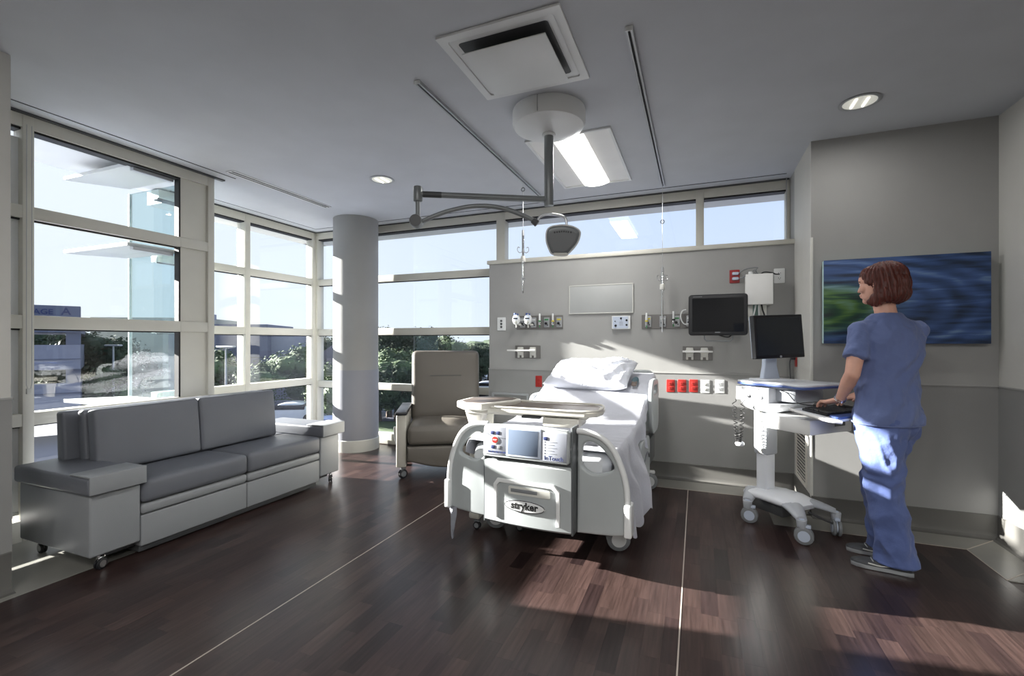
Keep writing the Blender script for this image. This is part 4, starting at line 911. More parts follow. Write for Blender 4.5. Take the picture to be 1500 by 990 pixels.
# ============================================================ OVERBED TABLE
ob_ = thing('overbed_table', 'overbed table with raised-edge dark top parked over the foot of the bed', 'overbed table', (-.98, 2.78, 0))
oc = (-.98, 2.78)
def P2(l): return [(x-oc[0], y-oc[1]) for x, y in l]
top = P2([(-1.21, 2.605), (-.60, 2.605), (-.535, 2.66), (-.52, 2.76), (-.535, 2.90), (-.60, 2.965), (-1.22, 2.965)])
tt = obj('table_top', plate(newbm(), [tuple(p[:2]) for p in top], (), .028, .008, M=T(0, 0, .826)), M_cream2, ob_)
ins = P2([(-1.19, 2.63), (-.61, 2.63), (-.565, 2.675), (-.55, 2.76), (-.565, 2.89), (-.61, 2.94), (-1.2, 2.94)])
obj('laminate_inlay', plate(newbm(), [tuple(p[:2]) for p in ins], (), .003, 0, M=T(0, 0, .8415)), M_tan, tt)
rimp = [(x, y, .848) for x, y in P2([(-1.19, 2.612), (-.9, 2.612), (-.61, 2.612), (-.545, 2.665), (-.528, 2.76), (-.545, 2.895), (-.61, 2.957), (-.9, 2.957), (-1.2, 2.957)])]
obj('rim', tube(newbm(), rimp, .007, 8, smooth=3), M_cream2, tt)
tl = P2([(-1.36, 2.56), (-1.23, 2.56), (-1.10, 2.80), (-1.10, 2.90), (-1.16, 2.95), (-1.36, 2.95), (-1.45, 2.86), (-1.45, 2.65)])
s2 = obj('side_tray', plate(newbm(), [tuple(p[:2]) for p in tl], (), .045, .012, M=T(0, 0, .848)), M_cream2, ob_)
ti = P2([(-1.355, 2.59), (-1.24, 2.59), (-1.125, 2.81), (-1.125, 2.89), (-1.17, 2.925), (-1.35, 2.925), (-1.42, 2.85), (-1.42, 2.66)])
obj('laminate_inlay', plate(newbm(), [tuple(p[:2]) for p in ti], (), .004, 0, M=T(0, 0, .870)), M_tan, s2)
obj('support_beam', bx(-.42, -.10, .79, .38, .10, .812, bev=.006), M_cream2, ob_)
obj('drawer_box', bx(.12, -.15, .745, .34, .06, .80, bev=.008), M_cream2, ob_)
obj('release_lever', bx(-.02, -.14, .785, .10, -.10, .80, bev=.004), M_dgrey, ob_)
rings = [[Vector((-.40+x*k1, y*k2+.02, z)) for x, y in rrect(-.05, -.035, .05, .035, .012)] for z, k1, k2 in ((.10, .8, 1), (.45, .8, 1), (.70, .9, 1), (.80, 1.5, 1.3))]
bm = newbm(); loft(bm, rings); obj('column', bm, M_cream2, ob_)
obj('arm_link', bx(-.46, -.03, .775, -.30, .07, .80, bev=.006), M_cream2, ob_)
bm = newbm(); box(bm, -.44, -.03, .07, -.36, .43, .115, bev=.015, seg=3); box(bm, -.40, .05, .075, -.1, .10, .11, bev=.01); box(bm, -.40, .35, .075, -.1, .40, .11, bev=.01); obj('base', bm, M_cream2, ob_)
for x, y in ((-.40, .0), (-.40, .40), (-.12, .075), (-.12, .375)): caster(ob_, x, y, .026, .02, .08, hub=M_grey)
#E2

# ============================================================ COMPUTER CART (local x = towards the user, y = to its left seen from behind)
ct = thing('computer_cart', 'white wheeled hospital computer cart with blue-edged work surface and keyboard tray', 'computer cart', (.457, 3.70, 0), rz=-PI/4)
M_cart = mat('cart_white', (216, 219, 224), .4)
M_cartg = mat('cart_grey', (168, 172, 178), .4)
# base: body + four legs
def leg_rings(p0, p1, w0, w1, z0, z1, h):
    p0, p1 = Vector((*p0, 0)), Vector((*p1, 0)); d = (p1-p0).normalized(); n_ = Vector((-d.y, d.x, 0)); out = []
    for k in range(7):
        t = k/6; c = p0.lerp(p1, t); wd = w0+(w1-w0)*t; z = z0+(z1-z0)*(t*t)
        hh = h*(1-.35*t)
        out.append([c+n_*a*wd+Vector((0, 0, z+b_*hh)) for a, b_ in [(math.cos(q), max(-.6, math.sin(q))) for q in [2*PI*i/14 for i in range(14)]]])
    return out
bb = newbm()
rings = []
for x, hw_, z, h in ((-.13, .06, .172, .012), (-.11, .10, .176, .02), (-.05, .13, .185, .028), (.06, .145, .192, .034), (.18, .145, .192, .034), (.26, .125, .186, .028), (.30, .085, .178, .014)):
    rings.append([Vector((x, hw_*math.copysign(abs(math.cos(a))**.6, math.cos(a)), z+h*math.copysign(abs(math.sin(a))**.8, math.sin(a)))) for a in [2*PI*i/24 for i in range(24)]])
loft(bb, rings); base = obj('base', bb, M_cart, ct, ang=60)
for p0, p1 in (((.20, -.05), (.37, -.165)), ((.20, .05), (.37, .165)), ((-.07, -.04), (-.01, -.175)), ((-.07, .04), (-.01, .175))):
    bm = newbm(); loft(bm, leg_rings(p0, p1, .080 if p0[0] > 0 else .06, .032, .188, .150, .030)); obj('base_leg', bm, M_cartg, ct, ang=60)
    q = caster(ct, p1[0], p1[1], .054, .034, .155, rz=-.8 if p1 == (.37, .165) else .6, m_=M_grey, hub=M_lblue, trail=.012)
    bm = newbm(); cyl(bm, (p1[0], p1[1], .10), (p1[0], p1[1], .15), .026, .030, 18, bev=.004); obj('caster_cap', bm, M_cartg, q)
obj('battery_pack', bx(-.08, -.09, .085, .19, .09, .165, bev=.006), M_dgrey, ct); obj('battery_lid', bx(-.09, -.10, .160, .20, .10, .172, bev=.004), M_offw, ct)
obj('brake_pedal', tube(newbm(), [(.30, .0, .15), (.36, .02, .13), (.43, .04, .115)], .007, 8, smooth=3), M_dark, ct)
# column
obj('lower_column', bx(-.05, -.045, .18, .035, .045, .50, bev=.012, seg=3), M_cart, ct)
obj('upper_column', bx(-.06, -.058, .46, .045, .058, .86, bev=.014, seg=3), M_cartg, ct)
obj('column_track', bx(-.02, -.0595, .47, .01, -.0570, .85), M_offw, ct)
# cabinet under the work top
obj('computer_box', bx(-.10, -.185, .845, .16, .15, .945, bev=.008), M_cart, ct)
obj('speaker_vent', bx(-.07, -.1875, .872, -.015, -.1845, .90, bev=.001), M_grey, ct); obj('speaker_vent', bx(.035, -.1875, .875, .07, -.1845, .90, bev=.001), M_grey, ct)
for x in (.012, .105):
    bm = newbm(); cyl(bm, (x, -.183, .878), (x, -.194, .878), .013, .012, 18, bev=.003); obj('knob', bm, M_dark if x < .1 else M_grey, ct)
obj('box_slot', bx(-.05, -.188, .92, .09, -.184, .94), M_dgrey, ct)
rings = [[Vector((x, y, z)) for x, y in rrect(-.10+a, -.18+a, .40-b_, .18-a, .03)] for z, a, b_ in ((.775, .06, .25), (.80, .03, .19), (.845, .01, .15))]
bm = newbm(); loft(bm, rings); obj('under_shroud', bm, M_cart, ct)
# work top: wavy outline with blue edge
wt = smoothpath([(-.07, -.19, 0), (.05, -.215, 0), (.15, -.19, 0), (.27, -.185, 0), (.37, -.215, 0), (.42, -.17, 0), (.415, 0, 0), (.42, .17, 0), (.36, .225, 0), (.2, .20, 0), (.0, .225, 0), (-.09, .17, 0), (-.10, 0, 0), (-.09, -.15, 0)], 5, True)
wt2 = [(p.x, p.y) for p in wt]
top_ = obj('work_top', plate(newbm(), wt2, (), .014, .004, M=T(0, 0, .978)), M_cart, ct)
obj('blue_edge', plate(newbm(), [(a*1.012, b_*1.02) for a, b_ in wt2], (), .016, .006, M=T(0, 0, .964)), M_blue, ct)
obj('top_support', bx(-.06, -.15, .943, .25, .15, .958, bev=.003), M_cart, ct)
obj('side_panel', bx(.16, -.12, .86, .30, .15, .955, bev=.006), M_cartg, ct)
# drawer
obj('drawer_box', bx(.13, -.20, .685, .447, .20, .775, bev=.006), M_white2, ct)
obj('drawer_pull', bx(.444, .03, .725, .450, .13, .755, bev=.002), M_dgrey, ct)
# keyboard tray, tilted, and keyboard
KM = T(.465, 0, .815) @ R(.10, 'Y')
tr = obj('keyboard_tray', plate(newbm(), smoothpath([(-.13, -.21, 0), (.0, -.225, 0), (.12, -.215, 0), (.155, -.16, 0), (.15, 0, 0), (.155, .16, 0), (.12, .215, 0), (0, .225, 0), (-.13, .21, 0)], 4) and [(-.13, -.21), (0, -.228), (.10, -.225), (.145, -.19), (.155, 0), (.145, .19), (.10, .225), (0, .228), (-.13, .21)], (), .016, .006, M=KM), M_cart, ct)
obj('palm_rest', plate(newbm(), rrect(.085, -.20, .145, .20, .02), (), .016, .006, M=KM @ T(0, 0, .012)), M_blue, tr)
obj('tray_rim', tube(newbm(), [KM @ Vector(q) for q in ((-.13, -.222, .004), (0, -.24, .0), (.11, -.236, -.004), (.16, -.19, -.006))], .010, 8, smooth=4), M_white2, tr)
kb = thing('keyboard', 'black computer keyboard on the cart tray under the nurse\'s hand', 'keyboard', (0, 0, 0)); kb.matrix_world = ct.matrix_basis if False else (Matrix.Translation((.457, 3.70, 0)) @ R(-PI/4, 'Z') @ KM @ T(0, 0, .0095))
obj('keyboard_body', bx(-.075, -.195, 0, .078, .195, .014, bev=.004), M_dark, kb)
keyme = None
for r_ in range(5):
    n_ = [15, 15, 14, 13, 9][r_]
    for k in range(n_):
        wk = .36/n_; x = -.058+r_*.029; y = -.18+wk*(k+.5)
        if keyme is None or abs(keyme[1]-wk) > 1e-5:
            o = obj('key', bx(-.0115, -wk/2+.0016, 0, .0115, wk/2-.0016, .006, bev=.0015, seg=1), M_dgrey, kb); keyme = (o, wk)
        else: o = keyme[0].copy(); COL.objects.link(o)
        o.location = (x, y, .014)
# monitor on the cart
mn = thing('cart_monitor', 'flat black-faced computer monitor standing on the computer cart', 'monitor', (.498, 3.61, .985), rz=math.radians(33))
MM = T(0, -.02, .30) @ R(-.06, 'X') @ R(-.035, 'Y')
obj('screen_bezel', plate(newbm(), rrect(-.19, -.145, .19, .15, .006), (), .04, .004, M=MM @ T(0, .002, 0) @ XZ), M_dark, mn)
obj('back_shell', bx(-.186, .0, -.142, .186, .035, .147, bev=.008, M=MM), M_lblue, mn)
obj('screen', bx(-.172, -.0195, -.122, .172, -.0178, .132, M=MM), mat('screen_off', (38, 42, 46), .25), mn)
bm = newbm(); cyl(bm, MM @ Vector((0, -.018, -.134)), MM @ Vector((0, -.021, -.134)), .008, .008, 16); obj('button', bm, M_alu, mn)
rings = [[Vector((x*k1, y+oy, z)) for x, y in rrect(-.06, -.02, .06, .02, .01)] for z, k1, oy in ((.012, 1.15, .05), (.10, .8, .055), (.22, .75, .05), (.33, .75, .035))]
bm = newbm(); loft(bm, rings); obj('stand', bm, M_lblue, mn)
obj('stand_foot', plate(newbm(), rrect(-.12, -.08, .11, .10, .02), (), .012, .004, M=T(0, .02, .006)), M_cart, mn)
# hand scanner coil cord hanging from the cart
pts = []
for k in range(240):
    t_k = k/239; a = t_k*2*PI*26; zc = .845-.30*math.sin(PI*t_k)**.8-.03*0; xc = -.10+.075*t_k-.0; 
    pts.append(Vector((xc*1.0+.013*math.cos(a), -.20+.013*math.sin(a), zc)))
obj('coil_cord', tube(newbm(), pts, .0032, 5), M_black, ct)
obj('scanner_cup', plate(newbm(), ellipse(-.06, -.19, .03, .03, 20), (), .03, .012, M=T(0, 0, .535)), M_cart, ct)
obj('mouse_cord', tube(newbm(), [(.20, -.12, .93), (.27, -.15, .92), (.30, -.10, .86), (.36, .0, .845), (.42, .12, .85)], .0028, 6, smooth=6), M_dark, ct)
obj('power_cord', tube(newbm(), [(-.05, .05, .86), (-.12, .10, .80), (-.16, .16, .62), (-.12, .2, .5)], .005, 6, smooth=6), M_dgrey, ct)

# ============================================================ NURSE
def ell_chain(bm, pts, step=.35, seg=14):
    """pts: (pos, rx, ry, rz, yaw) ellipsoids interpolated densely"""
    out = []
    for a, b_ in zip(pts, pts[1:]):
        pa, pb = Vector(a[0]), Vector(b_[0]); n_ = max(2, int((pb-pa).length/(step*min(a[1], a[2], a[3], b_[1], b_[2], b_[3])))+1)
        for k in range(n_): t = k/n_; out.append((pa.lerp(pb, t),)+tuple(a[i]+(b_[i]-a[i])*t for i in range(1, 5)))
    out.append((Vector(pts[-1][0]),)+tuple(pts[-1][1:]))
    for p, rx, ry, rz, yaw in out: ball(bm, p, (rx, ry, rz), seg, M=R(yaw, 'Z'))
def limb(bm, pts, step=.4):
    ell_chain(bm, [(p, r, r, r, 0) for p, r in pts], step)
def remesh(name, bm, voxel, m_, parent, smooth=3, disp=None, ang=180, cut=None):
    me = bpy.data.meshes.new('t'); bm.to_mesh(me); bm.free(); o = bpy.data.objects.new('t', me); COL.objects.link(o)
    md = o.modifiers.new('r', 'REMESH'); md.mode = 'VOXEL'; md.voxel_size = voxel; md.use_smooth_shade = True
    if smooth: s = o.modifiers.new('s', 'SMOOTH'); s.factor = .5; s.iterations = smooth
    dg = bpy.context.evaluated_depsgraph_get(); dg.update(); me2 = bpy.data.meshes.new_from_object(o.evaluated_get(dg))
    bpy.data.objects.remove(o); bpy.data.meshes.remove(me)
    b2 = bmesh.new(); b2.from_mesh(me2); bpy.data.meshes.remove(me2)
    for (co_, no_) in (cut or []):
        r_ = bmesh.ops.bisect_plane(b2, geom=list(b2.verts)+list(b2.edges)+list(b2.faces), plane_co=co_, plane_no=no_, clear_outer=True)
    if disp:
        b2.normal_update()
        for v in b2.verts: v.co += v.normal*disp(v.co)
    off = -parent.location
    bmesh.ops.translate(b2, verts=b2.verts, vec=off)
    return obj(name, b2, m_, parent, ang=ang)
nu_ = thing('person', 'nurse with short auburn hair in blue scrubs typing at the computer cart, seen from behind', 'person', (.99, 3.19, 0))
def A(d): return math.radians(d)
FU, FH, FF, FHd = A(112), A(140), A(168), A(150)         # facing of shoulders, hips, feet, head (math angle)
def fw(a): return Vector((math.cos(a), math.sin(a), 0))
def lf(a): return Vector((-math.sin(a), math.cos(a), 0))
U = Vector((0, 0, 1))
# key joints
hipC = Vector((.99, 3.18, .86)); chest = Vector((.995, 3.185, 1.20)); neck = Vector((.985, 3.185, 1.40))
shL = chest+lf(FU)*.155+U*.125; shR = chest-lf(FU)*.155+U*.125
elL = Vector((.795, 3.055, 1.075)); wrL = Vector((.775, 3.215, .915)); hdL = Vector((.735, 3.275, .885))
elR = Vector((1.13, 3.44, 1.085)); wrR = Vector((.945, 3.475, .93)); hdR = Vector((.88, 3.45, .885))
hpL = hipC+lf(FH)*.085-U*.04; hpR = hipC-lf(FH)*.085-U*.04
knL = Vector((.955, 3.105, .46)); knR = Vector((.975, 3.255, .46)); anL = Vector((1.0, 3.10, .085)); anR = Vector((1.03, 3.31, .085))
hc = Vector((.962, 3.205, 1.575)); hf, hl = fw(FHd), lf(FHd)
body = newbm()
# torso, neck
yU, yH = FU-PI/2, FH-PI/2        # yaw so that local x = lateral
ell_chain(body, [(hipC-U*.03, .155, .105, .10, yH), (hipC+U*.10, .135, .095, .10, yH), ((hipC+chest)/2+U*.0, .122, .088, .10, (yH+yU)/2), (chest, .14, .10, .10, yU), (chest+U*.08, .135, .085, .06, yU), (chest+U*.12, .085, .06, .045, yU)])
limb(body, [(chest+U*.13, .062), (neck+U*.01, .052), (hc-U*.06-hf*.01, .052)])
for sh_, el_, wr_ in ((shL, elL, wrL), (shR, elR, wrR)):
    limb(body, [(sh_+(chest+U*.08-sh_)*.35-U*.02, .040), (sh_-U*.014, .040), (sh_.lerp(el_, .5), .043), (el_, .037), (el_.lerp(wr_, .3), .038), (el_.lerp(wr_, .75), .028), (wr_, .0235)])
for hp_, kn_, an_ in ((hpL, knL, anL), (hpR, knR, anR)):
    limb(body, [(hp_, .085), (hp_.lerp(kn_, .5), .072), (kn_, .05), (kn_.lerp(an_, .35), .05), (an_, .034)])
# hands
def hand(bm, wr_, dirv, side, z_down=.35):
    d = dirv.normalized(); s_ = Vector((-d.y, d.x, 0)).normalized()*side; up = U
    pc = wr_+d*.045; ball(bm, wr_+d*.012, (.024, .024, .019), 14); 
    for k in range(5): ball(bm, wr_+d*(.015+.014*k)-U*.002*k, (.026, .034+.003*min(k, 3), .014), 14, M=Matrix.Rotation(math.atan2(d.y, d.x), 4, 'Z'))
    for k, (o_, L_) in enumerate(((.030, .062), (.010, .070), (-.010, .066), (-.030, .052))):
        b0 = wr_+d*.075+s_*o_-U*.006; q1 = b0+d*L_*.45+s_*o_*.12+U*.006; q2 = q1+d*L_*.32-U*.012; q3 = q2+d*L_*.16-U*.018
        limb(bm, [(b0, .0100), (q1, .0092), (q2, .0082), (q3, .0072)], .35)
    b0 = wr_+d*.025+s_*.028; q1 = b0+d*.025+s_*.024-U*.006; q2 = q1+d*.026+s_*.008-U*.010
    limb(bm, [(b0, .013), (q1, .0105), (q2, .0085)], .35)
hand(body, wrL, Vector((-.42, .60, -.16)), -1); hand(body, wrR, Vector((-.75, -.18, -.25)), 1)
# head
HMx = Matrix.Translation(hc) @ Matrix(((hf.x, hl.x, 0, 0), (hf.y, hl.y, 0, 0), (0, 0, 1, 0), (0, 0, 0, 1))) @ R(.06, 'Y')
def hb(p, r, s_=18): ball(body, HMx @ Vector(p), r, s_, M=HMx.to_3x3().to_4x4())
hb((-.015, 0, .025), (.092, .073, .088)); hb((.02, 0, -.015), (.070, .062, .085)); hb((.042, 0, -.055), (.045, .045, .042))
hb((.066, 0, -.085), (.020, .020, .018)); hb((.035, 0, .035), (.062, .060, .055))
hb((.080, 0, .022), (.012, .045, .010))                                  # brow
for k in range(7): hb((.083+.0027*k, 0, .010-.0060*k), (.008, .0070+.0008*k, .008), 10)      # nose
hb((.094, .009, -.028), (.009, .007, .006), 10); hb((.094, -.009, -.028), (.009, .007, .006), 10)
hb((.087, 0, -.048), (.012, .021, .0065), 12); hb((.084, 0, -.060), (.012, .018, .007), 12)        # lips
for s_ in (-1, 1): hb((.068, s_*.036, -.018), (.022, .022, .020)); hb((.073, s_*.031, .004), (.013, .014, .0095), 12)
def wrinkle(amp, f, ax=(1, 1, 1), seed=0):
    def g_(p):
        q = Vector((p.x*f*ax[0], p.y*f*ax[1], p.z*f*ax[2])); n1 = noise.noise(q+Vector((seed, 0, 0))); n1 = 1-2*abs(n1)
        return amp*(n1*.7+.5*noise.noise(q*2.3+Vector((0, seed, 3)))-.3)
    return g_
bo = remesh('body', body, .0046, M_skin, nu_, 2)
# ears, eyes
for s_ in (-1, 1):
    bm = newbm(); 
    for k in range(14):
        a = PI*2*k/14; ball(bm, HMx @ Vector((-.004+.013*math.cos(a), s_*(.070+.004*(k < 7)), -.008+.026*math.sin(a))), (.0055, .0055, .0055), 8)
    ball(bm, HMx @ Vector((-.003, s_*.067, -.008)), (.012, .006, .023), 10, M=HMx.to_3x3().to_4x4()); bmesh.ops.translate(bm, verts=bm.verts, vec=-nu_.location)
    obj('ear', bm, M_skin, nu_, ang=180)
    bm = newbm(); ball(bm, HMx @ Vector((.0745, s_*.031, .0035)), .0115, 14); bmesh.ops.translate(bm, verts=bm.verts, vec=-nu_.location); ey = obj('eye', bm, mat('eye_white', (225, 220, 215), .3), nu_)
    bm = newbm(); ball(bm, HMx @ Vector((.0815, s_*.031, .0035)), .0062, 12); bmesh.ops.translate(bm, verts=bm.verts, vec=-nu_.location); obj('iris', bm, M_dark, ey)
    bm = newbm(); tube(bm, [HMx @ Vector(q) for q in ((.088, s_*.014, .024), (.089, s_*.028, .029), (.078, s_*.044, .024))], .0032, 6, smooth=3); bmesh.ops.translate(bm, verts=bm.verts, vec=-nu_.location); obj('eyebrow', bm, M_hair, nu_)
# hair: bob
hr = newbm()
def hh(p, r, s_=20): ball(hr, HMx @ Vector(p), r, s_, M=HMx.to_3x3().to_4x4())
hh((-.028, 0, .040), (.106, .092, .088)); hh((-.055, 0, -.005), (.085, .096, .095)); hh((.02, 0, .058), (.068, .074, .055))
for s_ in (-1, 1):
    ell = [(-.02, .070, .0), (-.02, .078, -.035), (-.012, .080, -.07), (.004, .076, -.095)]
    for x, y, z in ell: hh((x, s_*y, z), (.038, .019, .032), 14)
    for x, y, z in ((.030, .068, .045), (.022, .074, .022)): hh((x, s_*y, z), (.030, .012, .024), 14)
    hh((.022, s_*.070, -.098), (.026, .016, .018), 14); hh((-.05, s_*.070, -.06), (.05, .030, .055), 16)
hh((-.085, 0, -.055), (.052, .080, .055)); hh((-.06, 0, -.085), (.06, .085, .030))
def hairdisp(p):
    q = HMx.inverted() @ p; a = math.atan2(q.y, q.x+.02)
    return .0045*math.sin(a*26+5*noise.noise(Vector((a*2, q.z*6, 1)))+q.z*10)+.003*noise.noise(Vector((a*16, q.z*7, 3)))-.001
remesh('hair', hr, .0048, M_hair, nu_, 2, disp=hairdisp)
# scrub top
def ering(c, a, b_, yaw, n=36, wob=0, tilt=None): 
    out = []
    for k in range(n):
        t_k = 2*PI*k/n; w_ = 1+wob*math.sin(t_k*7+c.z*20)
        p = c+Vector((math.cos(yaw)*a*math.cos(t_k)*w_-math.sin(yaw)*b_*math.sin(t_k)*w_, math.sin(yaw)*a*math.cos(t_k)*w_+math.cos(yaw)*b_*math.sin(t_k)*w_, 0)); out.append(p)
    return out
tp = newbm()
ch2 = chest
rg = []
for z, a, b_, c0, yy in ((.795, .205, .150, hipC, yH), (.86, .20, .150, hipC, yH), (.94, .180, .132, hipC, yH), (1.02, .158, .118, hipC.lerp(chest, .4), (yH+yU)/2), (1.09, .152, .116, hipC.lerp(chest, .7), (yH+2*yU)/3), (1.18, .168, .126, chest, yU), (1.27, .182, .122, chest, yU), (1.315, .165, .105, chest, yU), (1.35, .135, .085, chest, yU), (1.385, .095, .070, neck, yU), (1.408, .068, .058, neck, yU)):
    rg.append(ering(Vector((c0.x, c0.y, z)), a, b_, yy))
loft(tp, rg)
for sh_, el_ in ((shL, elL), (shR, elR)):
    d = (el_-sh_).normalized(); e2 = sh_.lerp(el_, .66)
    ell_chain(tp, [(chest+U*.13+(sh_-chest)*.35*Vector((1, 1, 0)).length*0+(sh_-chest-U*.125)*.4, .07, .07, .050, yU), (sh_-U*.012, .057, .057, .055, yU)], .3)
    cyl(tp, sh_+d*.01, e2, .054, .065, 24)
cuts = []
def topdisp(p):
    q = p-chest; base_ = wrinkle(.013, 8, (1.2, 1.2, .8), 5)(p)+wrinkle(.005, 22, (1, 1, .6), 2)(p)
    diag = math.sin((p.z*1.0+q.dot(lf(FU))*1.1)*46+4*noise.noise(p*5))*.0055*max(0, min(1, (1.32-p.z)*4))
    if p.z < .80: return 0
    return base_+diag
remesh('scrub_top', tp, .0065, M_scrub, nu_, 3, disp=topdisp)
bm = newbm(); tube(bm, [p-nu_.location for p in ering(Vector((neck.x, neck.y, 1.405)), .068, .058, yU)], .006, 8, closed=True); obj('neckline', bm, M_scrub, nu_)
bm = newbm(); tube(bm, [p-nu_.location for p in ering(Vector((hipC.x, hipC.y, .803)), .206, .151, yH)], .004, 6, closed=True); obj('hem', bm, M_scrub, nu_)
# trousers
tr_ = newbm()
for hp_, kn_, an_, sgn in ((hpL, knL, anL, 1), (hpR, knR, anR, -1)):
    rr_ = []
    for z, a, b_ in ((.84, .105, .12), (.76, .105, .118), (.68, .098, .108), (.58, .088, .095), (.47, .080, .088), (.36, .080, .086), (.22, .084, .088), (.10, .088, .094), (.045, .090, .098)):
        if z > kn_.z: c0 = hp_.lerp(kn_, (hp_.z-z)/(hp_.z-kn_.z))
        else: c0 = kn_.lerp(an_, (kn_.z-z)/(kn_.z-an_.z))
        rr_.append(ering(Vector((c0.x, c0.y, z)), a if z > .3 else a*.86, b_, FF-PI/2 if z < .5 else yH, 32))
    loft(tr_, rr_)
ell_chain(tr_, [(hipC-U*.06-fw(FH)*.012, .172, .128, .10, yH), (hipC+U*.02-fw(FH)*.01, .165, .118, .10, yH)])
for s_ in (1, -1): ball(tr_, hipC-fw(FH)*.045+lf(FH)*s_*.065-U*.075, (.085, .085, .095), 18)
def trdisp(p):
    q = Vector((p.x*13+p.z*3, p.y*13, p.z*5.5)); n1 = 1-2*abs(noise.noise(q+Vector((3, 0, 0)))); kz = 1+1.4*math.exp(-((p.z-.46)/.13)**2)+.9*math.exp(-((p.z-.12)/.10)**2)
    return .013*kz*(n1-.55)*.8+.004*noise.noise(p*26)+.0018*math.sin(p.z*52+9*noise.noise(p*5))*kz if p.z > .05 else 0
remesh('scrub_trousers', tr_, .0065, M_scrub2, nu_, 3, disp=trdisp)
# shoes
def shoe(an_, ang_, lb=None):
    f = fw(ang_); s_ = lf(ang_); bm = newbm(); c = Vector((an_.x, an_.y, 0))-nu_.location
    prof = [(-.075, .026, .070), (-.06, .034, .085), (-.02, .036, .080), (.03, .036, .066), (.08, .042, .052), (.13, .044, .044), (.17, .036, .036), (.195, .018, .026)]
    rings = []
    for x, w_, h in prof:
        rings.append([c+f*x+s_*(w_*math.copysign(abs(math.cos(a))**.7, math.cos(a)))+U*(.022+max(0, (h-.02))*max(-.0, math.sin(a)) if math.sin(a) > 0 else .020) for a in [2*PI*i/20 for i in range(20)]])
    loft(bm, rings); sh_ = obj('shoe', bm, mat('shoe_dark', (58, 60, 64), .6, bump=.2, bscale=80), nu_, ang=70)
    bm = newbm(); rings = [[c+f*x+s_*(w_*1.06*sg)+U*z for sg, z in ((1, .022), (1, .004), (.9, .0), (-.9, .0), (-1, .004), (-1, .022))] for x, w_, h in prof]; loft(bm, rings); obj('sole', bm, M_alu, sh_)
    for k in range(4):
        x = .03+k*.022; bm = newbm(); tube(bm, [c+f*(x)+s_*.034+U*.045, c+f*(x+.008)+s_*.012+U*(.070-.006*k), c+f*(x+.008)-s_*.012+U*(.070-.006*k), c+f*x-s_*.034+U*.045], .003, 6, smooth=3); obj('lace', bm, M_alu, sh_)
    bm = newbm(); tube(bm, [c+f*.12+s_*.040+U*.034, c+f*.06+s_*.041+U*.03, c+f*.0+s_*.037+U*.045, c-f*.06+s_*.034+U*.05], .004, 6, smooth=3); obj('side_stripe', bm, M_offw, sh_)
shoe(anL+Vector((.0, .0, 0)), A(168)); shoe(anR, A(172))
# bracelet
bm = newbm(); dW = (wrL-elL).normalized(); b0 = wrL-dW*.006-nu_.location; e1 = dW.orthogonal().normalized(); e2 = dW.cross(e1)
tube(bm, [b0+(e1*math.cos(2*PI*k/20)+e2*math.sin(2*PI*k/20))*.0275 for k in range(20)], .0035, 6, closed=True); tube(bm, [b0-dW*.012+(e1*math.cos(2*PI*k/20)+e2*math.sin(2*PI*k/20)*.95)*.0285 for k in range(20)], .0025, 6, closed=True)
obj('bracelet', bm, M_chrome, nu_)
#E3

# ============================================================ OUTSIDE, seen from an upper floor
GZ = -4.6
st('outer_ground', bx(-260, -120, GZ-.4, 260, 320, GZ), M_asph)
def lawn(px0, px1, d0, d1, z=.02, m_=M_grass):
    pts = [atD(px0, d0), atD(px1, d0), atD(px1, d1), atD(px0, d1)]; bm = newbm(); loft(bm, [[Vector((x, y, GZ)) for x, y in pts], [Vector((x, y, GZ+z)) for x, y in pts]]); return st('lawn', bm, m_)
lawn(-400, 640, 46, 78); lawn(500, 760, 24, 34); lawn(300, 480, 24, 30); lawn(560, 1400, 90, 200); lawn(-900, 560, 90, 240)
def kerbline(px0, px1, d, w_=.3):
    pts = [atD(px0, d), atD(px1, d), atD(px1, d+w_), atD(px0, d+w_)]; bm = newbm(); loft(bm, [[Vector((x, y, GZ)) for x, y in pts], [Vector((x, y, GZ+.05)) for x, y in pts]]); return st('kerb', bm, M_conc)
kerbline(100, 900, 23.2, .5); kerbline(100, 640, 45.3, .6); kerbline(640, 1000, 60, .5); kerbline(640, 1000, 70, .5); kerbline(560, 1000, 88.6, .8); kerbline(250, 520, 36, .3)
# parking garage
x0, y0 = atD(118, 27); ga = thing('parking_garage', 'pale concrete parking garage with open decks and blue sign outside the left window', 'garage', (x0, y0, GZ), rz=TH+.72)
W_ = 26; D_ = 9
for z0, z1 in ((0, .7), (2.75, 5.85), (5.88, 8.0)): pass
def gp(name, x0, z0, x1, z1, y0=0, y1=.4, m_=M_gconc, parent=ga): return obj(name, bx(x0, y0, z0, x1, y1, z1), m_, parent)
gp('parapet', -W_, 2.0, 0, 3.49, -.15, .25, m_=M_conc); gp('parapet', -W_, 4.29, 0, 5.69, -.15, .25, m_=M_conc); gp('parapet', -W_, 6.41, 0, 7.93, -.15, .25)
gp('parapet_ledge', -W_, 4.85, .02, 4.9, -.2, .25, m_=M_gconc); gp('parapet_ledge', -W_, 2.9, .02, 2.95, -.2, .25, m_=M_gconc)
for z in (2.0, 4.25, 6.38): gp('deck', -W_, z, 0, z+.22, .2, D_, m_=M_gconc)
for k in range(5): gp('pier', -W_/4*k-.62, 0, -W_/4*k, 7.9, .0, .5); gp('pier', -W_/4*k-.5, 0, -W_/4*k, 6.4, D_-.5, D_)
gp('end_wall', -.3, 2.0, 0, 3.49, .4, D_); gp('end_wall', -.3, 4.29, 0, 5.69, .4, D_)
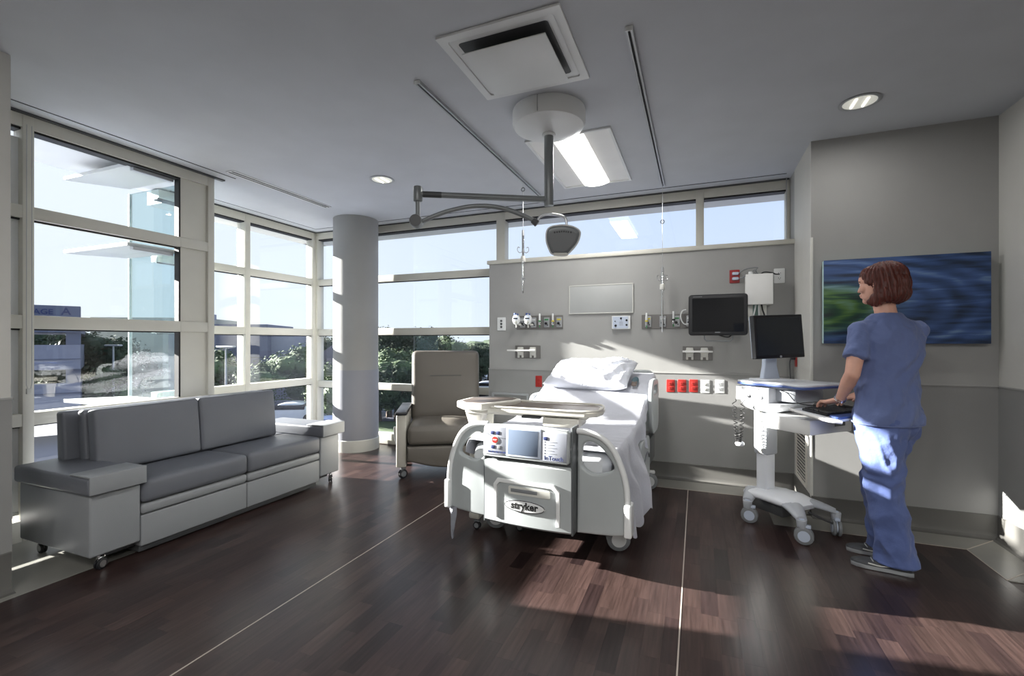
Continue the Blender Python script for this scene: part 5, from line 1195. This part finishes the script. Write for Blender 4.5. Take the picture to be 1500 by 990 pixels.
bm = newbm(); text(bm, 'GARAGE', .42, T(-1.95, -.165, 7.55) @ XZ, .02); text(bm, 'A', .6, T(-.6, -.165, 7.6) @ XZ, .02); obj('lettering', bm, M_navy, ga)
# grey building behind facade 2
x0, y0 = atD(392, 46); gb = thing('grey_building', 'dark grey banded office block with pale corner outside the corner window', 'building', (x0, y0, GZ), rz=TH+.15)
obj('main_block', bx(-9, 0, 0, 0, 8, zD(475, 46)-GZ), mat('slate_cladding', (104, 106, 124), .8), gb)
obj('pale_block', bx(-16, .4, 0, -6.0, 8, zD(466, 46)-GZ), mat('tan_cladding', (176, 176, 160), .8), gb)
obj('lower_wing', bx(0, 1, 0, 2.2, 8, zD(482, 46)-GZ), M_conc, gb); obj('roof_unit', bx(-6.5, .3, zD(468, 46)-GZ, -5.6, 2, zD(460, 46)-GZ), M_conc, gb)
for k in range(3): obj('cladding_joint', bx(-9, -.05, 2.0+k*1.15, 0.02, .02, 2.06+k*1.15), M_dgrey, gb)
# houses
def house(px, dep, w_, h_, rh, label, rz=0, roof=M_brick, wallm=M_conc):
    x0, y0 = atD(px, dep); t_ = thing('house', label, 'house', (x0, y0, GZ), rz=TH+rz)
    obj('walls', bx(-w_/2, 0, 0, w_/2, 7, h_), wallm, t_)
    bm = newbm(); loft(bm, [[Vector((-w_/2-.4, y, h_-.05)), Vector((w_/2+.4, y, h_-.05)), Vector((0, y, h_+rh))] for y in (-.4, 7.4)]); obj('roof', bm, roof, t_, flat=True)
    for s_ in (-1, 1): obj('window', bx(s_*w_*.25-.5, -.04, h_*.35, s_*w_*.25+.5, .02, h_*.7), M_dark, t_)
house(492, 44, 7, 3.0, 2.7, 'mauve-roofed gabled house seen beside the round column')
x0, y0 = atD(170, 56); t_ = thing('grey_building', 'low long grey building with pale roof behind the trees outside the left window', 'building', (x0, y0, GZ), rz=TH-.2)
obj('walls', bx(-8, 0, 0, 9, 8, 2.6), M_conc, t_); obj('roof', bx(-8.4, -.4, 2.6, 9.4, 8.4, 2.95), M_gconc, t_)
for k in range(6): obj('window', bx(-7+k*2.6, -.05, 1.0, -5.4+k*2.6, .02, 2.0), M_dark, t_)
x0, y0 = atD(620, 62); t_ = thing('grey_building', 'long low building with pale flat roof beyond the hedge behind the recliner', 'building', (x0, y0, GZ), rz=TH)
obj('walls', bx(-12, 0, 0, -1, 9, 1.7), M_gconc, t_); obj('roof', bx(-12.4, -.4, 1.7, -.6, 9.4, 1.95), M_conc, t_)
# trees
def leafcloud(seed, n_blob, n_leaf, size, flat_=1.0, mlt=1):
    rnd = random.Random(seed); blobs = []
    for k in range(n_blob):
        a = rnd.uniform(0, 2*PI); r_ = rnd.uniform(0, .62)**.8; z = rnd.uniform(-.55, .75); rr_ = (1-abs(z)*.55)*r_
        blobs.append((Vector((rr_*math.cos(a), rr_*math.sin(a), z*flat_)), rnd.uniform(.26, .44)))
    V = []; F = []
    for k in range(n_leaf):
        c, r_ = rnd.choice(blobs); d = Vector((rnd.gauss(0, 1), rnd.gauss(0, 1), rnd.gauss(0, 1))).normalized(); p = c+d*r_*rnd.uniform(.72, 1.32)
        t1 = Vector((rnd.gauss(0, 1), rnd.gauss(0, 1), rnd.gauss(0, 1))); t1 = (t1-d*t1.dot(d)*.6).normalized(); t2 = d.cross(t1).normalized() if d.cross(t1).length > .01 else d.orthogonal()
        s_ = size*rnd.uniform(.6, 1.3); i = len(V); V += [p-t1*s_, p+t2*s_*.6, p+t1*s_, p-t2*s_*.6]; F.append((i, i+1, i+2, i+3))
    bm = newbm()
    for c, r_ in blobs:
        s = bmesh.new(); bmesh.ops.create_icosphere(s, subdivisions=2, radius=r_*.74)
        for v in s.verts: v.co += v.co.normalized()*.09*noise.noise(v.co*5+c*3)
        merge(bm, s, Matrix.Translation(c))
    me = bpy.data.meshes.new('f'); me.from_pydata([tuple(v) for v in V], [], F); bm.from_mesh(me); bpy.data.meshes.remove(me)
    return bm
crowns = [(leafcloud(1, 18, 5200, .046), M_leaf), (leafcloud(2, 16, 4600, .048, .8), M_leaf), (leafcloud(3, 14, 4200, .045, 1.1), M_leaf2)]
protos = []
for k, (bm, m_) in enumerate(crowns):
    t_ = thing('tree', 'tree', 'tree', (0, 0, 0)); cr2 = obj('foliage', bm, m_, t_, flat=True); cr2.location = (0, 0, 1.15)
    bm = newbm(); cyl(bm, (0, 0, 0), (0, 0, 1.1), .08, .04, 8); cyl(bm, (0, 0, .6), (.3, .1, 1.2), .035, .02, 6); cyl(bm, (0, 0, .7), (-.3, -.05, 1.25), .035, .02, 6); obj('trunk', bm, M_bark, t_); protos.append(t_)
used = [False]*3
def tree(px, dep, ytop, label, kind=0, wk=1.0, group='trees outside the windows'):
    x0, y0 = atD(px, dep); H_ = zD(ytop, dep)-GZ; s_ = H_/2.05
    if not used[kind]:
        r_ = protos[kind]; used[kind] = True; r_.location = (x0, y0, GZ); r_['label'] = label; r_.scale = (s_*wk, s_*wk, s_); r_['group'] = group; r_.rotation_euler = (0, 0, px)
    else: r_ = dup(protos[kind], (x0, y0, GZ), label, rz=px*1.7, group=group, scale=(s_*wk, s_*wk, s_))
    return r_
TL = [(68, 44, 486, 0, 'leafy tree seen through the garage deck opening, at far left'), (100, 50, 492, 1, 'round tree behind the garage corner, through its open deck'),
 (140, 33, 494, 0, 'big dark tree right beside the garage, through the left window'), (168, 40, 492, 1, 'dark round tree in the middle of the left window view'),
 (205, 48, 498, 0, 'dark tree behind the tinted glass fin, nearer its outer edge'), (240, 50, 500, 1, 'dark tree behind the tinted glass fin, nearer the window frame'),
 (150, 30, 545, 2, 'low bushy tree at the foot of the big tree by the garage'),
 (322, 40, 520, 2, 'pale green tree beyond the left pane of the corner windows'), (345, 47, 515, 0, 'dark tree by the grey building wall in the corner windows'),
 (385, 37, 538, 2, 'light bush in front of the dark grey building'), (408, 52, 492, 0, 'tall dark tree just right of the grey building'),
 (426, 55, 486, 1, 'tall tree in the middle of the corner window, dark crown'), (440, 42, 515, 2, 'light green small tree in the middle of the corner window'),
 (452, 60, 492, 0, 'dark tree left of the window corner post'), (478, 55, 488, 1, 'dark tree right of the window corner post, above the house'),
 (493, 62, 496, 0, 'dark tree partly hidden by the round column, above the house'), (486, 34, 540, 2, 'light green bush in front of the gabled house'),
 (565, 60, 484, 0, 'large dark tree just right of the round column'), (590, 64, 488, 1, 'large dark tree rising left above the recliner'), (615, 60, 485, 0, 'large dark tree rising above the recliner back'),
 (632, 66, 490, 1, 'dark tree at the right end of the dark clump over the recliner'), (655, 72, 496, 2, 'lighter round tree right of the dark clump over the recliner'),
 (570, 36, 520, 2, 'light green hedge bush right of the column, leftmost'), (592, 37, 522, 2, 'light green hedge bush at the recliner left edge'), (556, 34, 538, 0, 'low dark shrub right of the column'), (580, 34, 540, 0, 'low dark shrub left of the recliner back'),
 (686, 78, 500, 1, 'distant dark tree right of the recliner back'), (704, 60, 508, 0, 'dark tree at the parking lot near the headwall edge'), (716, 62, 505, 1, 'dark tree cut by the headwall edge'), (668, 85, 503, 0, 'distant low tree above the recliner right corner')]
for px, dep, yt, kd, lb in TL: tree(px, dep, yt, lb, kd, 1.15 if kd != 2 else 1.35)
# distant tree belt, too far to tell apart
bm = newbm(); rnd = random.Random(5)
for k in range(230):
    px = rnd.uniform(-100, 900); dep = rnd.uniform(150, 190); x0, y0 = atD(px, dep); h_ = rnd.uniform(4, 6.6)
    s = bmesh.new(); bmesh.ops.create_icosphere(s, subdivisions=2, radius=1)
    for v in s.verts: v.co *= 1+.25*noise.noise(v.co*2+Vector((k, 0, 0)))
    merge(bm, s, T(x0, y0, GZ+h_*.3) @ Matrix.Diagonal((6, 5, h_*.75, 1)))
o = obj('tree_belt', bm, M_leaf, None, kind='stuff', flat=True); o['label'] = 'distant belt of dark trees along the horizon outside the windows'; o['category'] = 'trees'; 
# cars
def car(px, dep, col, label, rz=0):
    x0, y0 = atD(px, dep); t_ = thing('car', label, 'car', (x0, y0, GZ), rz=rz, group='cars parked outside')
    body_ = smoothpath([(-2.1, .35, 0), (-2.15, .8, 0), (-1.3, .95, 0), (-.6, 1.4, 0), (.7, 1.42, 0), (1.5, .98, 0), (2.1, .9, 0), (2.15, .4, 0), (2.0, .28, 0), (-2.0, .28, 0)], 3, True)
    obj('body', plate(newbm(), [(p.x, p.y) for p in body_], (), 1.7, .12, M=XZ), mat('car_'+col, dict(white=(214, 216, 220), silver=(150, 154, 162), dark=(48, 50, 58), blue=(60, 78, 120))[col], .3, coat=.5), t_)
    bm = newbm(); box(bm, -.95, -.87, .95, 1.15, .87, 1.32, bev=.06); obj('window_band', bm, M_scr, t_)
    for x in (-1.35, 1.35):
        for y in (-.82, .82): bm = newbm(); cyl(bm, (x, y-.1, .32), (x, y+.1, .32), .32, .32, 18, bev=.03); obj('wheel', bm, M_black, t_)
car(703, 42, 'dark', 'dark car parked beyond the recliner, near the headwall edge'); car(712, 52, 'silver', 'silver car farther back in the lot near the headwall edge', .3); car(428, 34, 'white', 'white car on the road below the corner window', .5)
car(84, 40, 'white', 'white car low under the garage, at far left', TH); car(480, 27, 'blue', 'blue car on the road left of the column', .4); car(700, 66, 'white', 'white car far back in the parking lot', .2)
# street lamp
for px, dep, yt, lb in ((166, 30, 506, 'thin street lamp pole outside the middle of the left window'), (331, 30, 508, 'street lamp pole outside the corner window left pane')):
    x0, y0 = atD(px, dep); H_ = zD(yt, dep)-GZ; t_ = thing('street_lamp', lb, 'street lamp', (x0, y0, GZ)); bm = newbm(); cyl(bm, (0, 0, 0), (0, 0, H_), .09, .05, 10); obj('pole', bm, M_alu, t_)
    obj('lamp_head', bx(-.8, -.12, H_-.05, .8, .12, H_+.06, bev=.04), M_alu, t_)
# neighbouring lower roof seen low through the left window
st('lower_roof', bx(-14, -6, -3.4, -6.6, 7.0, -3.1), mat('pale_blue_roof', (170, 180, 204), .7, var=.1))
#E4
